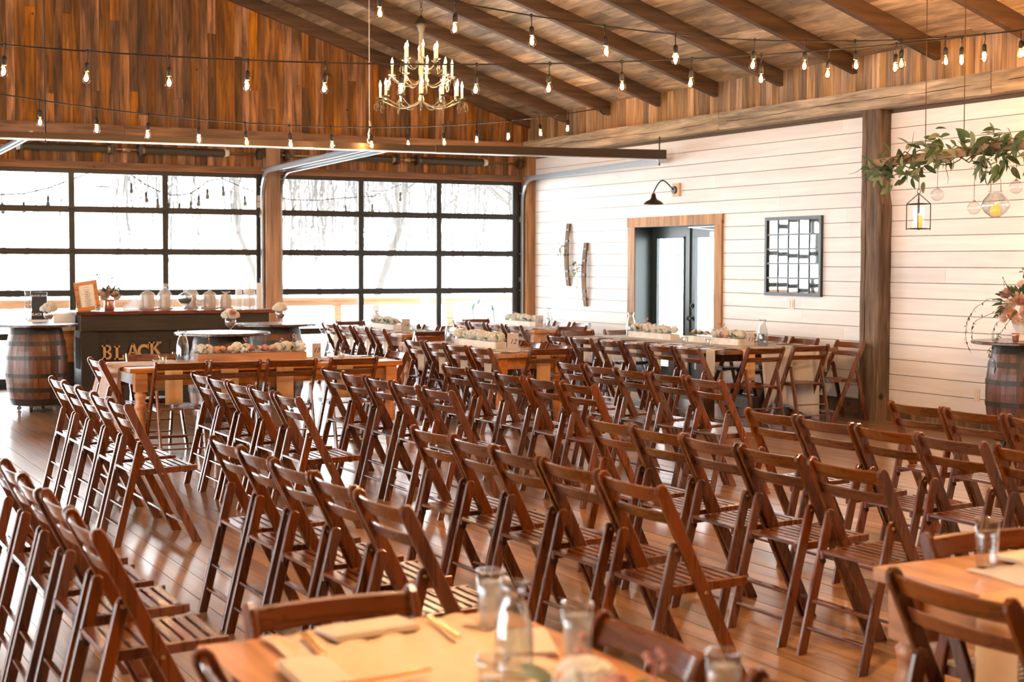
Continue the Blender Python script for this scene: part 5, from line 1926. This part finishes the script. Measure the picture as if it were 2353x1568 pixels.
c1 = chandelier('three tier brass candle chandelier hanging from the rafters', 6.07, 13.75, 3.275)
for a in range(6):
    point_lamp('chandelier_lamp', (.36 * math.cos(a * PI / 3), .36 * math.sin(a * PI / 3), .16), 5, .012, c1)
c2 = chandelier('added unseen chandelier for warm fill above the front tables', 2.6, 3.2, 3.5)
point_lamp('chandelier_lamp', (0, 0, .45), 235, .12, c2, (1.0, 0.64, 0.37))  # strong lamp in a chandelier copy added out of view, warm foreground fill
c3 = chandelier('added unseen chandelier for warm fill above the right side', 7.6, 5.6, 3.55)
point_lamp('chandelier_lamp', (0, 0, .45), 265, .12, c3, (1.0, 0.60, 0.31))  # second added, unseen chandelier copy; its lamp warms the right side

# ================================================================== STRING LIGHTS
_sock = MB().lathe([(.010, 0), (.017, -.012), (.018, -.05), (.016, -.062)], 10).mesh('lamp_socket', M['black_plastic'])
_bulb = MB().lathe([(.014, -.060), (.018, -.070), (.028, -.092), (.0305, -.108), (.027, -.124), (.016, -.137), (.0005, -.141)], 14, cap0=False, cap1=False).mesh('bulb_glass', M['amber_glass'])
_core = MB().lathe([(.0005, -.072), (.006, -.076), (.013, -.096), (.0145, -.108), (.011, -.122), (.0005, -.128)], 10, cap0=False, cap1=False).mesh('bulb_filament', M['bulb_core'])
_bulboff = MB().lathe([(.014, -.060), (.018, -.070), (.028, -.092), (.0305, -.108), (.027, -.124), (.016, -.137), (.0005, -.141)], 12, cap0=False, cap1=False).mesh('bulb_unlit', M['bulb_off'])


def string_lights(label, wire, bulbs, drop=.075, lit=True, watts=1.7, rad=.006):
    t = thing('string_lights', label, 'string lights')
    MB().tube(wire, rad, 6).build('cable', M['black_plastic'], t)
    for i, p in enumerate(bulbs):
        p = Vector(p)
        h = empty('lamp_holder', p, random.uniform(-.5, .5), t)
        h.scale = (1.15,) * 3
        h.rotation_euler = (random.uniform(-.08, .08), random.uniform(-.08, .08), random.random() * 6)
        MB().tube([(0, 0, 0), (.004, 0, -drop * .5), (0, 0, -drop)], .004, 5).ball((0, 0, 0), .014, 6, 5).build('lead', M['black_plastic'], h)
        obj('socket', _sock, h, (0, 0, -drop))
        if lit:
            obj('bulb', _bulb, h, (0, 0, -drop))
            obj('filament', _core, h, (0, 0, -drop))
            if watts: point_lamp('bulb_lamp', (p.x, p.y, p.z - drop - .105), watts, .012, None)
        else:
            obj('bulb', _bulboff, h, (0, 0, -drop))
    return t


def path(x0, y0, ang_, zf, s0, s1, n=60):
    return [(x0 + math.cos(ang_) * s, y0 + math.sin(ang_) * s, zf(s)) for s in [s0 + (s1 - s0) * i / n for i in range(n + 1)]]


a1, a2 = R(343.967), R(22.326)
z1f = lambda s: 3.3066 - .0561 * s + .0120 * s * s
z2f = lambda s: 3.1493 - .0471 * s + .0137 * s * s
string_lights('middle string of glowing bulbs crossing in front of the chandelier', path(1.86, 12.08, a1, z1f, -2.4, 9.1), [(1.86 + math.cos(a1) * .61 * k_, 12.08 + math.sin(a1) * .61 * k_, z1f(.61 * k_)) for k_ in range(-2, 15)])
string_lights('lowest string of glowing bulbs sagging before the glass doors', path(2.53, 14.5, a2, z2f, -2.2, 8.55), [(2.53 + math.cos(a2) * .61 * k_, 14.5 + math.sin(a2) * .61 * k_, z2f(.61 * k_)) for k_ in range(-2, 14)])
a3 = R(348.775)
z3f = lambda s: 3.6667 - .1342 * s + .0235 * s * s
P3 = lambda s: (4.99 + math.cos(a3) * s, 10.64 + math.sin(a3) * s, z3f(s))
# second half of the upper string: from the connector to the anchor on the right wall
E0, E1 = Vector((7.00, 10.24, 3.486)), Vector((10.68, 9.62, 3.80))
def P4(u):
    p = E0.lerp(E1, u)
    return (p.x, p.y, p.z - .16 * 4 * u * (1 - u) * .55)
w3 = [P3(-3.2 + 5.2 * i / 40) for i in range(41)] + [P4(i / 30) for i in range(31)]
b3 = [P3(.61 * k_) for k_ in range(-3, 4)] + [P4(u) for u in (.13, .255, .38, .50, .615, .72, .82, .92)]
string_lights('uppermost string of glowing bulbs under the rafters', w3, b3)
an = thing('string_anchor', 'black hook and bracket holding the lowest string on the eave boards', 'hook', (10.69, 17.86, 3.74))
MB().box(-.02, .0, -.02, .02, -.05, .05).tube([(-.02, 0, -.02), (-.09, -.02, -.05), (-.13, -.03, -.03), (-.16, -.04, .0)], .008, 6).build('hook', M['black'], an)

rope = thing('pull_rope', 'thin pull rope hanging from the rafters to the steel bar', 'rope', (6.50, 16.2, 3.03))
MB().tube([(0, 0, .12), (0, 0, zc(6.5) - 3.04)], .0045, 6).build('rope', M['white'], rope)
MB().tube([(0, 0, .25), (.012, 0, .18), (-.012, 0, .10), (0, 0, .05)], .010, 6).build('knot', M['white'], rope)
MB().tube([(.025 * math.cos(a), 0, .025 + .03 * math.sin(a)) for a in [i * PI / 5 for i in range(11)]], .005, 6).build('handle_loop', M['white'], rope)

# ================================================================== OUTSIDE
gr = struct(MB().box(-60, 80, 20.45, 120, -.75, -.55).box(11.6, 80, -20, 20.45, -.75, -.55).box(-60, -7.2, -20, 20.45, -.75, -.55).build('ground', M['snow']), 'pale winter ground outside', 'ground')
dk = struct(empty('deck'), 'grey deck boards outside the glass doors', 'deck')
for i in range(19):
    board('deck_board', 'deck', dk, -4, 18, 20.47 + i * .14, 20.47 + i * .14 + .135, -.06, -.03)
for i in range(16):
    board('deck_board', 'deck', dk, 11.1 + i * .14, 11.1 + i * .14 + .135, 10, 20.46, -.06, -.03) if i < 48 else None
MB().box(-4, 18, 20.5, 23.1, -.3, -.07).box(11.2, 13.4, 10, 20.4, -.3, -.07).build('deck_frame', M['railing'], dk)
rl = thing('deck_railing', 'cedar deck railing with wire cables outside the glass doors', 'railing', (8, 22.9, 0))
MB().box(-12, 10, -.07, .07, 1.045, 1.085).build('top_rail', M['railing'], rl)
MB().box(-12, 10, -.02, .02, .955, 1.044).build('under_rail', M['railing'], rl)
for xx in (-11, -9, -7, -5.05, -3, -1.2, .62, 2.62, 4.6, 6.6, 8.6):
    MB().box(xx - .06, xx + .06, -.045, .045, -.1, .954).build('post', M['railing'], rl)
for z in (.12, .24, .36, .48, .60, .72, .84):
    MB().tube([(-12, -.05, z), (10, -.05, z)], .004, 5).build('cable', M['steel'], rl)

bn = thing('garden_bench', 'verdigris scrolled iron bench on the deck outside', 'bench', (10.95, 21.75, 0), R(82))
for s_ in (-1, 1):
    pts = [(s_ * .55, -.25, 0), (s_ * .55, -.22, .42), (s_ * .55, -.26, .62)]
    for i in range(10):
        a = PI * .5 + i * .5
        pts.append((s_ * .55, -.22 + .06 * math.cos(a), .60 + .06 * math.sin(a)))
    MB().tube(pts, .026, 6).build('arm_scroll', M['bench'], bn)
    MB().tube([(s_ * .55, .22, 0), (s_ * .55, .20, .42), (s_ * .55, .26, .95)], .018, 6).build('back_leg', M['bench'], bn)
for i in range(6):
    MB().box(-.55, .55, -.22 + i * .075, -.22 + i * .075 + .05, .42, .44).build('seat_slat', M['bench'], bn)
MB().tube([(-.55 + 1.1 * i / 20, .26, .92 + .14 * math.sin(PI * i / 20) + .03 * math.sin(i * 1.2)) for i in range(21)], .03, 6).build('crest_rail', M['bench'], bn)
for i in range(9):
    MB().tube([(-.45 + .1125 * i, .22, .46), (-.45 + .1125 * i, .255, .95)], .008, 5).build('back_spindle', M['bench'], bn)

YS = 22.3
ob1 = [(3.0, 2.62), (3.35, 2.60), (3.66, 2.62), (4.00, 2.71), (4.6, 2.95), (5.0, 3.02), (5.19, 2.93), (5.39, 2.80), (5.57, 2.71), (5.75, 2.65), (5.91, 2.65), (6.07, 2.68), (6.19, 2.76), (6.33, 2.87), (6.55, 2.92), (6.9, 2.78), (7.3, 2.66), (7.68, 2.62), (8.08, 2.62), (8.54, 2.67), (8.99, 2.70), (9.48, 2.90), (10.0, 3.2)]
string_lights('unlit string of bulbs hanging outside above the deck', [(a, YS, b_) for a, b_ in ob1], [(a, YS, b_) for a, b_ in ob1 if b_ < 2.95], .10, False, 0, .010)
for xx, z, lb in ((4.59, 2.70, 'flat grey disc hanging outside the left glass door'), (8.74, 2.735, 'flat grey disc hanging outside the right glass door')):
    t = thing('hanging_disc', lb, 'outdoor lamp', (xx, 21.5, z))  # plain grey disc, with a rod added to hang it
    MB().lathe([(.0005, .018), (.03, .02), (.13, .012), (.148, 0), (.13, -.006), (.0005, -.006)], 24, cap0=False, cap1=False).build('disc', M['bulb_off'], t)
    MB().tube([(0, 0, .018), (0, 0, .8)], .004, 5).build('rod', M['steel'], t)
eave = struct(MB().box(-6, 14, 20.46, 22.6, 3.45, 3.6).build('trim_6', M['railing']), 'porch roof edge outside', 'roof edge')


def tree(label, x, y, h, seed, mat, spread=1.0, depth=5, weep=.0, z0=-.6, r0=None, cat='tree', strands=0):
    rs = random.Random(seed)
    t = thing('bare_tree', label, cat, (x, y, z0))
    r0 = r0 or h * .011
    tr, brm = MB(), MB()
    def grow(p, d, L, r, lev):
        pts, rr = [p], [r]
        n = 4
        dd = d.copy()
        for i in range(n):
            dd = (dd + Vector((rs.gauss(0, .14), rs.gauss(0, .14), rs.gauss(0, .08) - (weep * (lev / depth) if lev > 1 else 0)))).normalized()
            pts.append(pts[-1] + dd * (L / n)); rr.append(r * (1 - .25 * (i + 1) / n))
        (tr if lev == 0 else brm).tube(pts, rr, 7 if lev == 0 else (5 if lev < 3 else 3), caps=False)
        if lev >= depth: return
        k = rs.choice((2, 3, 3)) if lev < 2 else 2
        for q in range(k):
            a = rs.uniform(0, 2 * PI)
            tilt = rs.uniform(.35, .85) * spread
            ax_ = dd.orthogonal().normalized()
            nd = (dd * math.cos(tilt) + (ax_ * math.cos(a) + dd.cross(ax_) * math.sin(a)) * math.sin(tilt)).normalized()
            st = pts[-1] if q == 0 or lev == 0 else pts[rs.choice((2, 3, 4))]
            grow(st, nd, L * rs.uniform(.6, .82), rr[-1] * .8, lev + 1)
    grow(Vector((0, 0, 0)), Vector((0, 0, 1)), h * .32, r0, 0)
    if strands:
        tips = [Vector(v) for v in brm.v if v[2] > h * .45]
        sm = MB()
        for q in range(strands):
            p = rs.choice(tips).copy()
            L_ = rs.uniform(.25, .75) * (p.z - .8)
            n = 7
            dx, dy = rs.uniform(-.25, .25), rs.uniform(-.25, .25)
            pts = [p + Vector((dx * (i / n) + rs.gauss(0, .03), dy * (i / n) + rs.gauss(0, .03), -L_ * i / n)) for i in range(n + 1)]
            sm.tube(pts, rs.uniform(.008, .018), 3, caps=False)
        sm.build('weeping_twigs', M[mat], t)
    tr.build('trunk', M[mat], t)
    brm.build('branches', M[mat], t)
    return t


tree('tall grey willow with twin trunks outside the right glass door', 12.6, 31.0, 10.0, 3, 'bark', .75, 7, .20, r0=.10, strands=260)
tree('grey tree leaning in at the upper right of the right glass door', 16.4, 29.5, 9.5, 11, 'bark', 1.0, 7, .12, r0=.10, strands=60)
tree('thin grey tree left of the tall willow', 11.2, 33.5, 10.0, 5, 'bark', .7, 7, .25, r0=.08, strands=220)
tree('grey tree seen through the left leaf of the green doors', 21.0, 33.0, 9.0, 8, 'bark', .9, 7, .1, r0=.09, strands=160)
tree('pale grey tree seen through the right leaf of the green doors', 24.5, 34.0, 9.0, 21, 'bark', .9, 7, .1, r0=.09, strands=160)
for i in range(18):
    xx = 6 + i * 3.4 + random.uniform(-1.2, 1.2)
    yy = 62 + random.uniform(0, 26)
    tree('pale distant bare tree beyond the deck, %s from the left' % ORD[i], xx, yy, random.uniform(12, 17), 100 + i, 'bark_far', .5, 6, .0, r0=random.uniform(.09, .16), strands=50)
